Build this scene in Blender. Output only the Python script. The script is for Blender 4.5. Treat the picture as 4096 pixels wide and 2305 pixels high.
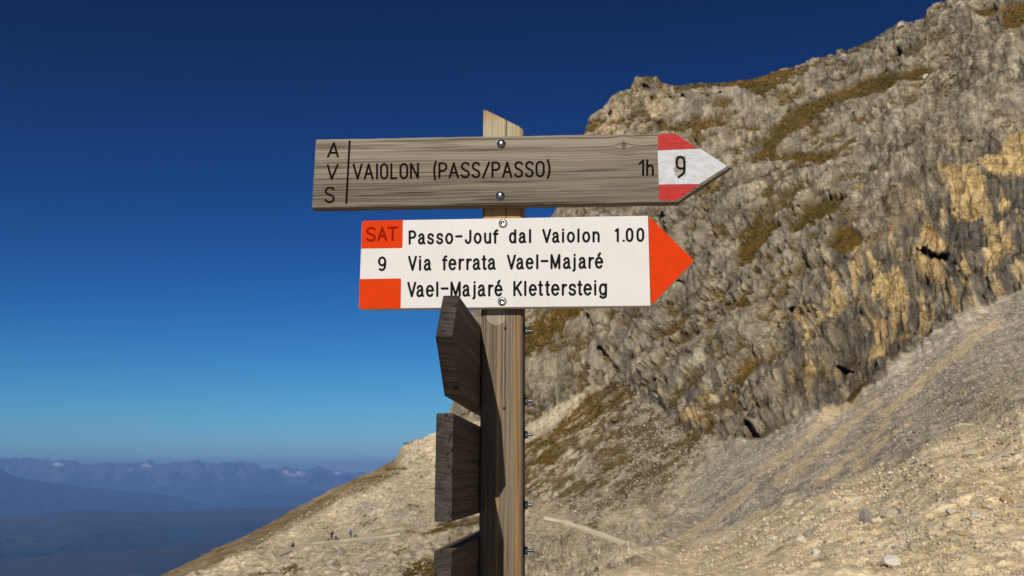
import bpy, bmesh, math, random
import numpy as np
from mathutils import Vector, Matrix

for o in list(bpy.data.objects):
    bpy.data.objects.remove(o)
sc = bpy.context.scene
col = sc.collection
R = math.radians

# ------------------------------------------------------------------ camera
PW, PH = 4096.0, 2305.0            # size of the photograph in pixels
FPX = 3793.53                      # focal length in those pixels
PITCH, ROLL = 0.198664, 0.003284
CAM = np.array([0.0, 0.0, 1.6])
_fw = np.array([0, math.cos(PITCH), math.sin(PITCH)])
_rt = np.array([1.0, 0, 0])
_up = np.cross(_rt, _fw)
CR = math.cos(ROLL) * _rt + math.sin(ROLL) * _up
CU = -math.sin(ROLL) * _rt + math.cos(ROLL) * _up
cam = bpy.data.cameras.new('camera')
cam.sensor_width = 36
cam.lens = 36 * FPX / PW
cam.clip_start = 0.05
cam.clip_end = 150000
cam.dof.use_dof = True
cam.dof.focus_distance = 1.53
cam.dof.aperture_fstop = 17.0
camo = bpy.data.objects.new('camera', cam)
M = Matrix(((CR[0], CU[0], -_fw[0]), (CR[1], CU[1], -_fw[1]), (CR[2], CU[2], -_fw[2])))
camo.matrix_world = Matrix.Translation(Vector(CAM)) @ M.to_4x4()
col.objects.link(camo)
sc.camera = camo

# ------------------------------------------------------------------ world, sun, exposure
SUN_EL, SUN_TRAVEL = R(30), R(12)   # light travels 12 degrees to the right of straight ahead
w = bpy.data.worlds.new('World')
sc.world = w
w.use_nodes = True
wn = w.node_tree.nodes
wl = w.node_tree.links
bg = wn['Background']
sky = wn.new('ShaderNodeTexSky')
sky.sky_type = 'NISHITA'
sky.sun_disc = False
sky.sun_elevation = SUN_EL
sky.sun_rotation = SUN_TRAVEL + math.pi
sky.altitude = 2400
sky.air_density = 1.0
sky.dust_density = 0.3
sky.ozone_density = 3.0
# the same deep, clear blue the photograph shows: a contrast curve on the whole sky
sep = wn.new('ShaderNodeSeparateColor'); cmb = wn.new('ShaderNodeCombineColor')
wl.new(sky.outputs[0], sep.inputs[0])
for i, (ref, val, gm, top) in enumerate(((3.14, 0.33, 3.1, 10.0), (5.27, 2.7, 2.5, 14.0), (5.87, 3.8, 2.6, 14.0))):
    def mnode(op, a, b):
        nn = wn.new('ShaderNodeMath'); nn.operation = op
        for k, v in enumerate((a, b)):
            if isinstance(v, (int, float)): nn.inputs[k].default_value = v
            else: wl.new(v, nn.inputs[k])
        return nn.outputs[0]
    v = mnode('MULTIPLY', mnode('POWER', mnode('MULTIPLY', sep.outputs[i], 1.0 / ref), gm), val)
    v = mnode('DIVIDE', v, mnode('ADD', mnode('DIVIDE', v, top), 1.0))
    wl.new(v, cmb.inputs[i])
wl.new(cmb.outputs[0], bg.inputs[0])
bg.inputs[1].default_value = 0.1
sun = bpy.data.lights.new('sun', 'SUN')
sun.energy = 4.6
sun.angle = R(0.5)
sun.color = (1.0, 0.95, 0.87)
suno = bpy.data.objects.new('sun', sun)
d = Vector((math.sin(SUN_TRAVEL) * math.cos(SUN_EL), math.cos(SUN_TRAVEL) * math.cos(SUN_EL), -math.sin(SUN_EL)))
suno.rotation_euler = d.to_track_quat('-Z', 'Y').to_euler()
suno.location = (-10, -40, 30)
col.objects.link(suno)
vs = sc.view_settings
vs.view_transform = 'Standard'
vs.look = 'None'
vs.exposure = 0.0
vs.gamma = 1.0
sc.cycles.use_denoising = True
sc.cycles.denoising_prefilter = 'NONE'
sc.cycles.use_adaptive_sampling = False
sc.cycles.max_bounces = 6
sc.cycles.volume_bounces = 0

# ------------------------------------------------------------------ helpers: pixels, noise, meshes
def rays(x, y):
    """unit-horizontal-distance direction for photo pixels (arrays)"""
    x = np.asarray(x, float); y = np.asarray(y, float)
    d = _fw[None, :] + ((x.ravel() - PW / 2) / FPX)[:, None] * CR[None, :] - ((y.ravel() - PH / 2) / FPX)[:, None] * CU[None, :]
    return d / np.hypot(d[:, 0], d[:, 1])[:, None]

rng = np.random.default_rng(11)
_perm = rng.integers(0, 1 << 30, 1 << 16).astype(np.int64)
_g = rng.normal(size=(1 << 12, 3)); _g /= np.linalg.norm(_g, axis=1)[:, None]
_g = _g.astype(np.float32)

def _hash(ix, iy, iz, s):
    h = (ix * 73856093) ^ (iy * 19349663) ^ (iz * 83492791) ^ (s * 2654435)
    return (h ^ (h >> 13)) & 0xFFFF

def noise3(p, s=0):
    f = np.floor(p); i = f.astype(np.int64); t = (p - f).astype(np.float32)
    u = t * t * t * (t * (t * 6 - 15) + 10)
    out = np.zeros(len(p), np.float32)
    for dx in (0, 1):
        wx = u[:, 0] if dx else 1 - u[:, 0]
        for dy in (0, 1):
            wy = u[:, 1] if dy else 1 - u[:, 1]
            for dz in (0, 1):
                wz = u[:, 2] if dz else 1 - u[:, 2]
                g = _g[_perm[_hash(i[:, 0] + dx, i[:, 1] + dy, i[:, 2] + dz, s)] & 0xFFF]
                dot = g[:, 0] * (t[:, 0] - dx) + g[:, 1] * (t[:, 1] - dy) + g[:, 2] * (t[:, 2] - dz)
                out += wx * wy * wz * dot
    return out * 1.6

def fbm(p, octv=4, s=0, gain=0.5, ridged=False):
    a = 1.0; tot = 0.0; r = np.zeros(len(p), np.float32)
    for k in range(octv):
        n = noise3(p * (2.03 ** k), s + k * 17)
        if ridged:
            n = 1 - 2 * np.abs(n)
        r += a * n; tot += a; a *= gain
    return r / tot

def worley(p, s=0):
    f = np.floor(p); i = f.astype(np.int64); t = (p - f).astype(np.float32)
    d1 = np.full(len(p), 9, np.float32); d2 = d1.copy(); idc = np.zeros(len(p), np.int64)
    for dx in (-1, 0, 1):
        for dy in (-1, 0, 1):
            for dz in (-1, 0, 1):
                h = _perm[_hash(i[:, 0] + dx, i[:, 1] + dy, i[:, 2] + dz, s)]
                q = ((h & 1023) / 1023.0 + dx - t[:, 0]) ** 2 + (((h >> 10) & 1023) / 1023.0 + dy - t[:, 1]) ** 2 + (((h >> 20) & 1023) / 1023.0 + dz - t[:, 2]) ** 2
                q = q.astype(np.float32)
                m = q < d1
                d2 = np.where(m, d1, np.minimum(d2, q)); d1 = np.where(m, q, d1); idc = np.where(m, h, idc)
    return np.sqrt(d1), np.sqrt(d2), (idc & 4095) / 4095.0

def sstep(a, b, x):
    t = np.clip((x - a) / (b - a), 0, 1)
    return t * t * (3 - 2 * t)

def polymask(X, Y, poly, soft):
    """soft inside mask of a polygon; X, Y flat arrays"""
    poly = np.array(poly, float)
    out = np.zeros(len(X), np.float32)
    b = 3 * soft
    idx = np.where((X > poly[:, 0].min() - b) & (X < poly[:, 0].max() + b) & (Y > poly[:, 1].min() - b) & (Y < poly[:, 1].max() + b))[0]
    if not len(idx):
        return out
    x = X[idx]; y = Y[idx]
    ins = np.zeros(len(idx), bool); dm = np.full(len(idx), 1e12)
    for k in range(len(poly)):
        ax, ay = poly[k]; bx, by = poly[(k + 1) % len(poly)]
        c = ((ay > y) != (by > y))
        with np.errstate(divide='ignore', invalid='ignore'):
            xi = (bx - ax) * (y - ay) / (by - ay if by != ay else 1e-9) + ax
        ins ^= c & (x < xi)
        ex, ey = bx - ax, by - ay
        t = np.clip(((x - ax) * ex + (y - ay) * ey) / (ex * ex + ey * ey + 1e-9), 0, 1)
        dm = np.minimum(dm, (ax + t * ex - x) ** 2 + (ay + t * ey - y) ** 2)
    sd = np.where(ins, 1, -1) * np.sqrt(dm)
    out[idx] = sstep(-soft, soft, sd)
    return out

def linemask(X, Y, pts, width):
    dm = np.full(len(X), 1e12)
    for (ax, ay), (bx, by) in zip(pts[:-1], pts[1:]):
        ex, ey = bx - ax, by - ay
        t = np.clip(((X - ax) * ex + (Y - ay) * ey) / (ex * ex + ey * ey), 0, 1)
        dm = np.minimum(dm, (ax + t * ex - X) ** 2 + (ay + t * ey - Y) ** 2)
    return (1 - sstep(width * 0.5, width, np.sqrt(dm))).astype(np.float32)

def grid_mesh(name, P, nr, nc, color=None, smooth=True):
    me = bpy.data.meshes.new(name)
    nv = nr * nc
    me.vertices.add(nv)
    me.vertices.foreach_set('co', np.ascontiguousarray(P, np.float32).ravel())
    a = (np.arange(nr - 1)[:, None] * nc + np.arange(nc - 1)[None, :]).ravel()
    q = np.stack([a, a + nc, a + nc + 1, a + 1], 1).astype(np.int32)
    nf = len(q)
    me.loops.add(nf * 4)
    me.loops.foreach_set('vertex_index', q.ravel())
    me.polygons.add(nf)
    me.polygons.foreach_set('loop_start', np.arange(0, nf * 4, 4, dtype=np.int32))
    me.polygons.foreach_set('loop_total', np.full(nf, 4, np.int32))
    me.polygons.foreach_set('use_smooth', np.full(nf, smooth, bool))
    if color is not None:
        at = me.color_attributes.new('Col', 'FLOAT_COLOR', 'POINT')
        c = np.zeros((nv, 4), np.float32); c[:, :color.shape[1]] = color
        at.data.foreach_set('color', c.ravel())
    me.update(calc_edges=True)
    return me

def link(name, me, mat=None, parent=None):
    o = bpy.data.objects.new(name, me)
    col.objects.link(o)
    if mat is not None and me is not None and len(me.materials) == 0:
        me.materials.append(mat)
    if parent is not None:
        o.parent = parent
    return o

def tag(o, label=None, cat=None, group=None, kind=None):
    if label: o['label'] = label
    if cat: o['category'] = cat
    if group: o['group'] = group
    if kind: o['kind'] = kind
    return o

def bm_obj(name, bm, mat, parent=None, smooth=False):
    me = bpy.data.meshes.new(name)
    bm.normal_update()
    bm.to_mesh(me); bm.free()
    if smooth:
        me.polygons.foreach_set('use_smooth', np.full(len(me.polygons), True))
    return link(name, me, mat, parent)

# ------------------------------------------------------------------ materials
def new_mat(name):
    m = bpy.data.materials.new(name); m.use_nodes = True
    nt = m.node_tree
    return m, nt, nt.nodes['Principled BSDF']

def nd(nt, t, **kw):
    n = nt.nodes.new(t)
    for k, v in kw.items():
        setattr(n, k, v)
    return n

def mapped(nt, scale, rot=(0, 0, 0), loc=(0, 0, 0), coord='Object'):
    tc = nd(nt, 'ShaderNodeTexCoord'); mp = nd(nt, 'ShaderNodeMapping')
    mp.inputs['Scale'].default_value = scale; mp.inputs['Rotation'].default_value = rot; mp.inputs['Location'].default_value = loc
    nt.links.new(tc.outputs[coord], mp.inputs[0])
    return mp.outputs[0]

def noise_n(nt, vec, scale=1.0, detail=4, rough=0.55, dist=0.0):
    n = nd(nt, 'ShaderNodeTexNoise')
    n.inputs['Scale'].default_value = scale; n.inputs['Detail'].default_value = detail
    n.inputs['Roughness'].default_value = rough; n.inputs['Distortion'].default_value = dist
    nt.links.new(vec, n.inputs['Vector'])
    return n.outputs[0]

def ramp(nt, fac, stops):
    r = nd(nt, 'ShaderNodeValToRGB')
    el = r.color_ramp.elements
    while len(el) < len(stops):
        el.new(0.5)
    for e, (p, c) in zip(el, stops):
        e.position = p; e.color = (*c, 1) if len(c) == 3 else c
    nt.links.new(fac, r.inputs[0])
    return r.outputs[0]

def mixc(nt, fac, a, b, mode='MIX'):
    m = nd(nt, 'ShaderNodeMix', data_type='RGBA', blend_type=mode)
    for s, v in ((m.inputs[0], fac), (m.inputs[6], a), (m.inputs[7], b)):
        if hasattr(v, 'links') or isinstance(v, bpy.types.NodeSocket):
            nt.links.new(v, s)
        elif isinstance(v, (int, float)):
            s.default_value = v
        else:
            s.default_value = (*v, 1)
    return m.outputs[2]

def mth(nt, op, a, b=None, c=None):
    m = nd(nt, 'ShaderNodeMath', operation=op)
    for i, v in enumerate((a, b, c)):
        if v is None: continue
        if isinstance(v, bpy.types.NodeSocket): nt.links.new(v, m.inputs[i])
        else: m.inputs[i].default_value = v
    return m.outputs[0]

def bump(nt, bs, h, strength, dist):
    b = nd(nt, 'ShaderNodeBump')
    b.inputs['Strength'].default_value = strength; b.inputs['Distance'].default_value = dist
    nt.links.new(h, b.inputs['Height'])
    nt.links.new(b.outputs[0], bs.inputs['Normal'])

def xyz(nt):
    tc = nd(nt, 'ShaderNodeTexCoord'); s = nd(nt, 'ShaderNodeSeparateXYZ')
    nt.links.new(tc.outputs['Object'], s.inputs[0])
    return s.outputs

def mat_terrain():
    m, nt, bs = new_mat('limestone_hillside')
    at = nd(nt, 'ShaderNodeAttribute', attribute_name='Col')
    v = mapped(nt, (1, 1, 1)); lat = nd(nt, 'ShaderNodeAttribute', attribute_name='Lat')
    sp = xyz(nt); cbv = nd(nt, 'ShaderNodeCombineXYZ')
    nt.links.new(lat.outputs['Fac'], cbv.inputs[0]); nt.links.new(mth(nt, 'MULTIPLY', sp[1], 0.02), cbv.inputs[1]); nt.links.new(mth(nt, 'MULTIPLY', sp[2], 0.26), cbv.inputs[2])
    vc = cbv.outputs[0]
    n1 = noise_n(nt, v, 1.1, 8, 0.68)                 # lumps of every size
    n2 = noise_n(nt, v, 7.0, 5, 0.7)
    nc_ = noise_n(nt, vc, 1.1, 7, 0.70, 0.6)               # upright weathering streaks of the walls, with small shadows put into their dark tones
    nc2 = noise_n(nt, vc, 0.33, 4, 0.6)
    c = at.outputs['Color']
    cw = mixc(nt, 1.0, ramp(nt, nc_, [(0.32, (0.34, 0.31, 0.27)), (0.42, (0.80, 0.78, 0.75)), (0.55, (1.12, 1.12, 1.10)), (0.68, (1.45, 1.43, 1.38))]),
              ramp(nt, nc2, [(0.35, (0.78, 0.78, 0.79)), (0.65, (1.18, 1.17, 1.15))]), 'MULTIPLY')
    cs = ramp(nt, n1, [(0.34, (0.62, 0.61, 0.60)), (0.46, (0.93, 0.93, 0.92)), (0.6, (1.08, 1.08, 1.07)), (0.72, (1.28, 1.26, 1.22))])  # dark specks: shadows of small stones and darker stone put into the colour
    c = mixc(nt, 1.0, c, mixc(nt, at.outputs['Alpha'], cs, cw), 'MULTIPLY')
    for kx, kz, th_ in ((0.40, 0.10, 0.036), (0.12, 0.20, 0.018)):       # open joints in the rock, their shade and dirt painted dark
        wv = nd(nt, 'ShaderNodeCombineXYZ')
        nt.links.new(mth(nt, 'ADD', mth(nt, 'MULTIPLY', lat.outputs['Fac'], kx), mth(nt, 'MULTIPLY', nc2, 1.6)), wv.inputs[0])
        nt.links.new(mth(nt, 'ADD', mth(nt, 'MULTIPLY', mth(nt, 'SUBTRACT', sp[2], mth(nt, 'MULTIPLY', lat.outputs['Fac'], 0.45 if kz > 0.2 else 0.0)), kz), mth(nt, 'MULTIPLY', n1, 0.8)), wv.inputs[2])
        ve = nd(nt, 'ShaderNodeTexVoronoi', feature='DISTANCE_TO_EDGE'); ve.inputs['Scale'].default_value = 1.0
        nt.links.new(wv.outputs[0], ve.inputs['Vector'])
        jm = ramp(nt, ve.outputs['Distance'], [(th_ * 0.3, (0.42, 0.39, 0.35)), (th_, (1, 1, 1))])
        c = mixc(nt, 1.0, c, mixc(nt, at.outputs['Alpha'], (1, 1, 1), jm), 'MULTIPLY')
    for sc_, lo_, hi_ in ((2.6, 0.80, 1.18), (11.0, 0.82, 1.16)):
        vo = nd(nt, 'ShaderNodeTexVoronoi'); vo.inputs['Scale'].default_value = sc_
        nt.links.new(v, vo.inputs['Vector'])
        bw = nd(nt, 'ShaderNodeSeparateColor'); nt.links.new(vo.outputs['Color'], bw.inputs[0])
        c = mixc(nt, 1.0, c, ramp(nt, bw.outputs[0], [(0.1, (lo_, lo_, lo_ * 1.01)), (0.9, (hi_, hi_ * 0.99, hi_ * 0.97))]), 'MULTIPLY')
    nt.links.new(c, bs.inputs['Base Color'])
    bs.inputs['Roughness'].default_value = 0.95
    bs.inputs['Specular IOR Level'].default_value = 0.1
    h = mth(nt, 'ADD', mth(nt, 'MULTIPLY', nc_, mth(nt, 'MULTIPLY', at.outputs['Alpha'], 1.1)), mth(nt, 'ADD', mth(nt, 'MULTIPLY', n1, 0.55), mth(nt, 'MULTIPLY', n2, 0.10)))
    bump(nt, bs, h, 1.0, 0.36)
    rl_ = nd(nt, 'ShaderNodeAttribute', attribute_name='Rel')
    bn = [x for x in nt.nodes if x.type == 'BUMP'][0]
    nt.links.new(rl_.outputs['Fac'], bn.inputs['Strength'])
    return m

def mat_far(name='far_mountain'):
    m, nt, bs = new_mat(name)
    at = nd(nt, 'ShaderNodeAttribute', attribute_name='Col')
    nt.links.new(at.outputs['Color'], bs.inputs['Base Color'])
    bs.inputs['Roughness'].default_value = 1.0
    bs.inputs['Specular IOR Level'].default_value = 0.0
    return m

def mat_stone(name, c0, c1):
    m, nt, bs = new_mat(name)
    v = mapped(nt, (1, 1, 1))
    n = noise_n(nt, v, 7, 6, 0.65)
    oi = nd(nt, 'ShaderNodeObjectInfo')
    c = ramp(nt, n, [(0.3, c0), (0.7, c1)])
    k = mth(nt, 'MULTIPLY_ADD', oi.outputs['Random'], 0.5, 0.72)
    cc = nd(nt, 'ShaderNodeCombineColor')
    for i in range(3): nt.links.new(k, cc.inputs[i])
    c = mixc(nt, 1.0, c, cc.outputs[0], 'MULTIPLY')
    nt.links.new(c, bs.inputs['Base Color'])
    bs.inputs['Roughness'].default_value = 0.95
    bump(nt, bs, n, 0.6, 0.03)
    return m

def mat_plain(name, c, rough=0.6, metal=0.0, spec=0.5, var=0.05):
    m, nt, bs = new_mat(name)
    v = mapped(nt, (1, 1, 1))
    n = noise_n(nt, v, 60, 4)
    cc = ramp(nt, n, [(0.25, tuple(x * (1 - var) for x in c)), (0.75, tuple(min(1, x * (1 + var)) for x in c))])
    nt.links.new(cc, bs.inputs['Base Color'])
    bs.inputs['Roughness'].default_value = rough; bs.inputs['Metallic'].default_value = metal
    bs.inputs['Specular IOR Level'].default_value = spec
    return m

def mat_board(name, light, mid, dark, axis='X', seed=0.0, knot=None, crackw=1.0, tint=None, bend=0.004):
    """weathered softwood, grain along the given local axis"""
    m, nt, bs = new_mat(name)
    sc_ = {'X': (1.0, 1, 1), 'Y': (1, 1.0, 1), 'Z': (1, 1, 1.0)}
    L = 1.3
    def sv(k, l):
        s = [k, k, k]; s['XYZ'.index(axis)] = l
        return tuple(s)
    tc = nd(nt, 'ShaderNodeTexCoord')
    vec = tc.outputs['Object']
    # bend the grain a little
    nb = nd(nt, 'ShaderNodeTexNoise'); nb.inputs['Scale'].default_value = 1.0; nb.inputs['Detail'].default_value = 2
    mb = nd(nt, 'ShaderNodeMapping'); mb.inputs['Scale'].default_value = sv(14, 3.0); mb.inputs['Location'].default_value = (seed, seed * 1.7, seed * 0.6)
    nt.links.new(vec, mb.inputs[0]); nt.links.new(mb.outputs[0], nb.inputs['Vector'])
    off = nd(nt, 'ShaderNodeVectorMath', operation='MULTIPLY_ADD')
    nt.links.new(nb.outputs['Color'], off.inputs[0]); off.inputs[1].default_value = (bend,) * 3
    nt.links.new(vec, off.inputs[2])
    v = off.outputs[0]
    if knot is not None:      # rings bow around a knot
        kx, kz, kr = knot
        s = nd(nt, 'ShaderNodeSeparateXYZ'); nt.links.new(v, s.inputs[0])
        dx = mth(nt, 'SUBTRACT', s.outputs[0], kx); dz = mth(nt, 'SUBTRACT', s.outputs[2], kz)
        q = mth(nt, 'ADD', mth(nt, 'POWER', mth(nt, 'ABSOLUTE', mth(nt, 'DIVIDE', dx, kr * 1.5)), 2.0), mth(nt, 'POWER', mth(nt, 'ABSOLUTE', mth(nt, 'DIVIDE', dz, kr * 2.2)), 2.0))
        g = mth(nt, 'POWER', 2.718, mth(nt, 'MULTIPLY', q, -1.0))
        sh = mth(nt, 'MULTIPLY', mth(nt, 'SIGN', dz), mth(nt, 'MULTIPLY', g, -kr * 0.55))
        cb = nd(nt, 'ShaderNodeCombineXYZ')
        nt.links.new(s.outputs[0], cb.inputs[0]); nt.links.new(s.outputs[1], cb.inputs[1]); nt.links.new(mth(nt, 'ADD', s.outputs[2], sh), cb.inputs[2])
        v = cb.outputs[0]
    def nz(k, l, det, rough, off_=0.0):
        mp = nd(nt, 'ShaderNodeMapping'); mp.inputs['Scale'].default_value = sv(k, l); mp.inputs['Location'].default_value = (seed * 3.1 + off_, seed + off_, seed * 2.3)
        nt.links.new(v, mp.inputs[0])
        return noise_n(nt, mp.outputs[0], 1.0, det, rough)
    fine = nz(700, 5, 3, 0.6)
    med = nz(240, 2.2, 3, 0.6, 5.0)
    big = nz(45, 1.2, 4, 0.6, 9.0)
    crack = nz(210, 3.0, 2, 0.5, 13.0)
    base = ramp(nt, big, [(0.3, dark), (0.5, mid), (0.72, light)])
    f1 = ramp(nt, med, [(0.34, (0.60, 0.58, 0.56)), (0.5, (0.96, 0.96, 0.96)), (0.7, (1.15, 1.14, 1.12))])
    f2 = ramp(nt, fine, [(0.32, (0.7, 0.69, 0.68)), (0.55, (1, 1, 1)), (0.75, (1.2, 1.2, 1.2))])
    c = mixc(nt, 1.0, mixc(nt, 1.0, base, f1, 'MULTIPLY'), f2, 'MULTIPLY')
    ck = ramp(nt, crack, [(0.30, (0, 0, 0)), (0.30 + 0.045 * crackw, (1, 1, 1))])
    c = mixc(nt, 1.0, c, ramp(nt, crack, [(0.28, (0.25, 0.23, 0.22)), (0.36, (1, 1, 1))]), 'MULTIPLY')
    if knot is not None:
        kx, kz, kr = knot
        s2 = xyz(nt)
        dx = mth(nt, 'DIVIDE', mth(nt, 'SUBTRACT', s2[0], kx), kr * 0.42); dz = mth(nt, 'DIVIDE', mth(nt, 'SUBTRACT', s2[2], kz), kr * 0.8)
        q = mth(nt, 'SQRT', mth(nt, 'ADD', mth(nt, 'MULTIPLY', dx, dx), mth(nt, 'MULTIPLY', dz, dz)))
        km = ramp(nt, q, [(0.0, (0.75, 0.6, 0.45)), (0.45, (0.6, 0.5, 0.4)), (0.62, (0.25, 0.2, 0.17)), (1.0, (1, 1, 1))])
        c = mixc(nt, 1.0, c, km, 'MULTIPLY')
    hl = nz(75, 0.9, 3, 0.55, 21.0)
    hl2 = nz(140, 1.6, 2, 0.5, 29.0)
    for q_ in (hl, hl2):
        c = mixc(nt, 1.0, c, ramp(nt, mth(nt, 'ABSOLUTE', mth(nt, 'SUBTRACT', q_, 0.5)), [(0.0, (0.50, 0.48, 0.46)), (0.012, (0.72, 0.70, 0.68)), (0.02, (1, 1, 1))]), 'MULTIPLY')
    if tint is not None:
        c = tint(nt, c, xyz(nt))
    nt.links.new(c, bs.inputs['Base Color'])
    bs.inputs['Roughness'].default_value = 0.85
    bs.inputs['Specular IOR Level'].default_value = 0.25
    h = mth(nt, 'ADD', mth(nt, 'MULTIPLY', med, 0.7), mth(nt, 'MULTIPLY', crack, 0.6))
    bump(nt, bs, h, 0.7, 0.0016)
    return m

def mat_endgrain(name, seed, centre):
    """sawn board end: growth rings round a pith outside the board, with drying checks"""
    m, nt, bs = new_mat(name)
    v = mapped(nt, (1, 0.0, 1), loc=(-centre[0], 0, -centre[1]))
    nb = noise_n(nt, v, 40, 3)
    le = nd(nt, 'ShaderNodeVectorMath', operation='LENGTH'); nt.links.new(v, le.inputs[0])
    s = nd(nt, 'ShaderNodeSeparateXYZ'); nt.links.new(v, s.inputs[0])
    ang = mth(nt, 'ARCTAN2', s.outputs[2], s.outputs[0])
    cr = nd(nt, 'ShaderNodeCombineXYZ')
    nt.links.new(mth(nt, 'MULTIPLY', le.outputs['Value'], 360.0), cr.inputs[0]); nt.links.new(mth(nt, 'MULTIPLY', ang, 5.0), cr.inputs[1]); cr.inputs[2].default_value = seed * 3
    ring = noise_n(nt, cr.outputs[0], 1.0, 3, 0.6, 0.3)
    cb = nd(nt, 'ShaderNodeCombineXYZ')
    nt.links.new(mth(nt, 'MULTIPLY', ang, 60.0), cb.inputs[0]); nt.links.new(mth(nt, 'MULTIPLY', le.outputs['Value'], 110.0), cb.inputs[1])
    cb.inputs[2].default_value = seed
    ck = noise_n(nt, cb.outputs[0], 0.7, 3, 0.6)
    nl = noise_n(nt, v, 25, 4)
    base = ramp(nt, ring, [(0.32, (0.026, 0.021, 0.016)), (0.5, (0.050, 0.042, 0.033)), (0.68, (0.080, 0.069, 0.056))])
    base = mixc(nt, 1.0, base, ramp(nt, nl, [(0.3, (0.6, 0.6, 0.6)), (0.7, (1.25, 1.22, 1.2))]), 'MULTIPLY')
    c = mixc(nt, 1.0, base, ramp(nt, ck, [(0.34, (0.12, 0.12, 0.12)), (0.42, (1, 1, 1))]), 'MULTIPLY')
    nt.links.new(c, bs.inputs['Base Color'])
    bs.inputs['Roughness'].default_value = 0.9
    bs.inputs['Specular IOR Level'].default_value = 0.2
    bump(nt, bs, mth(nt, 'ADD', ring, ck), 0.8, 0.0012)
    return m

# ------------------------------------------------------------------ the mountainside
SIL = [(-900, 3150), (-400, 2830), (0, 2610), (400, 2420), (636, 2305), (1000, 2134), (1167, 2046), (1334, 1954), (1471, 1894), (1590, 1836),
       (1606, 1815), (1626, 1798), (1651, 1787), (1697, 1779), (1745, 1750), (1790, 1715), (1815, 1640), (1826, 1600), (1870, 1420), (1893, 1245), (1960, 1150), (2100, 1040),
       (2200, 930), (2236, 872), (2244, 820), (2275, 720), (2330, 560), (2340, 533), (2355, 488), (2375, 455), (2406, 436), (2442, 393), (2487, 364), (2524, 360),
       (2531, 326), (2548, 312), (2590, 306), (2632, 313), (2643, 328), (2672, 338), (2715, 345), (2778, 337), (2838, 337), (2917, 333), (3052, 315), (3155, 288),
       (3200, 276), (3245, 244), (3341, 229), (3356, 211), (3376, 207), (3391, 214), (3462, 174), (3559, 126), (3600, 100), (3620, 96), (3646, 104), (3711, 88),
       (3717, 45), (3737, 27), (3800, 14), (3892, 7), (4000, -60), (4200, -190), (4500, -420), (5000, -800)]
sx, sy = np.array(SIL, float).T
CP = [(600, 2330, 158), (1000, 2305, 100), (1300, 2305, 66), (1500, 2305, 50), (2000, 2305, 29), (2500, 2305, 21), (3000, 2305, 19.5), (3500, 2305, 17.5), (4000, 2305, 16), (4500, 2305, 15),
      (600, 2700, 19), (1300, 2700, 14.3), (2000, 2700, 11.2), (3000, 2700, 9.6), (4000, 2700, 8.4), (4700, 2700, 8.0), (-500, 2900, 30), (-800, 3300, 9),
      (600, 3400, 6.2), (1300, 3400, 5.9), (2000, 3400, 5.3), (3000, 3400, 4.6), (4000, 3400, 4.2), (4700, 3400, 4.1),
      (1325, 2165, 160), (1412, 2158, 160), (1172, 2190, 160), (1700, 2150, 120), (1900, 2150, 100), (2250, 2085, 120), (2400, 2120, 75), (2700, 2222, 33),
      (3200, 2190, 22), (3600, 2030, 24), (3600, 2180, 19.5), (3000, 2090, 42), (3300, 1970, 34), (3700, 1790, 33), (4096, 1640, 32), (4096, 1900, 23.5),
      (2800, 2080, 72), (3100, 1850, 86), (3020, 1760, 112), (3300, 1660, 106), (3550, 1520, 110), (3750, 1370, 118), (4096, 1150, 126), (3700, 1600, 80), (4096, 1400, 82), (3400, 1800, 70),
      (3000, 1500, 150), (2600, 1550, 188), (3500, 1200, 148), (4000, 900, 158), (3000, 1000, 196), (3500, 700, 196), (4000, 400, 212), (4096, 60, 236), (3700, 200, 246), (3300, 350, 258),
      (4600, -300, 250), (4600, 900, 150), (4600, 1600, 26),
      (2900, 400, 268), (2600, 330, 266), (2600, 500, 262), (2350, 560, 266), (2240, 860, 262), (2500, 900, 242), (2500, 1250, 230), (2200, 1300, 248), (1900, 1300, 262), (1850, 1600, 256),
      (2150, 1600, 226), (2150, 1900, 190), (2500, 1800, 180), (2700, 1750, 150), (1740, 1760, 250), (1600, 1830, 245), (1334, 1954, 235), (1000, 2136, 200), (640, 2305, 165),
      (1600, 2000, 190), (1400, 2050, 195), (1200, 2120, 188), (0, 2610, 90)]
cp = np.array(CP, float)
KX = 1000.0
def tps(d2):
    return 0.5 * d2 * np.log(d2 + 1e-12)
A = cp[:, :2] / KX
n = len(A)
Km = tps(((A[:, None] - A[None]) ** 2).sum(-1)) + 2e-3 * np.eye(n)
Pm = np.concatenate([np.ones((n, 1)), A], 1)
sol = np.linalg.solve(np.block([[Km, Pm], [Pm.T, np.zeros((3, 3))]]), np.concatenate([np.log(cp[:, 2]), np.zeros(3)]))
def dist_at(x, y):
    """horizontal distance of the hillside along the line of sight through a photo pixel"""
    q = np.stack([np.ravel(x), np.ravel(y)], 1) / KX
    out = np.empty(len(q))
    for s in range(0, len(q), 100000):
        qq = q[s:s + 100000]
        k = tps(((qq[:, None] - A[None]) ** 2).sum(-1))
        out[s:s + 100000] = k @ sol[:n] + sol[n] + qq @ sol[n + 1:]
    return np.exp(out)

xs = np.concatenate([np.linspace(-900, 560, 40, endpoint=False), np.arange(560, 4160, 5.2), np.linspace(4165, 4700, 30)])
nc = len(xs)
ytop = np.interp(xs, sx, sy)
NV = 640
vv = np.linspace(0, 1, NV)
ybase = np.maximum(2400.0, ytop + 60)
Y1 = ytop[None, :] + (ybase - ytop)[None, :] * vv[:, None]
vn = np.linspace(0, 1, 40)[1:] ** 1.2
Y2 = ybase[None, :] + (3700 - ybase)[None, :] * vn[:, None]
YY = np.concatenate([Y1, Y2], 0)
XX = np.broadcast_to(xs[None, :], YY.shape)
nr = YY.shape[0]
gx, gy = XX.ravel(), YY.ravel()
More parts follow.
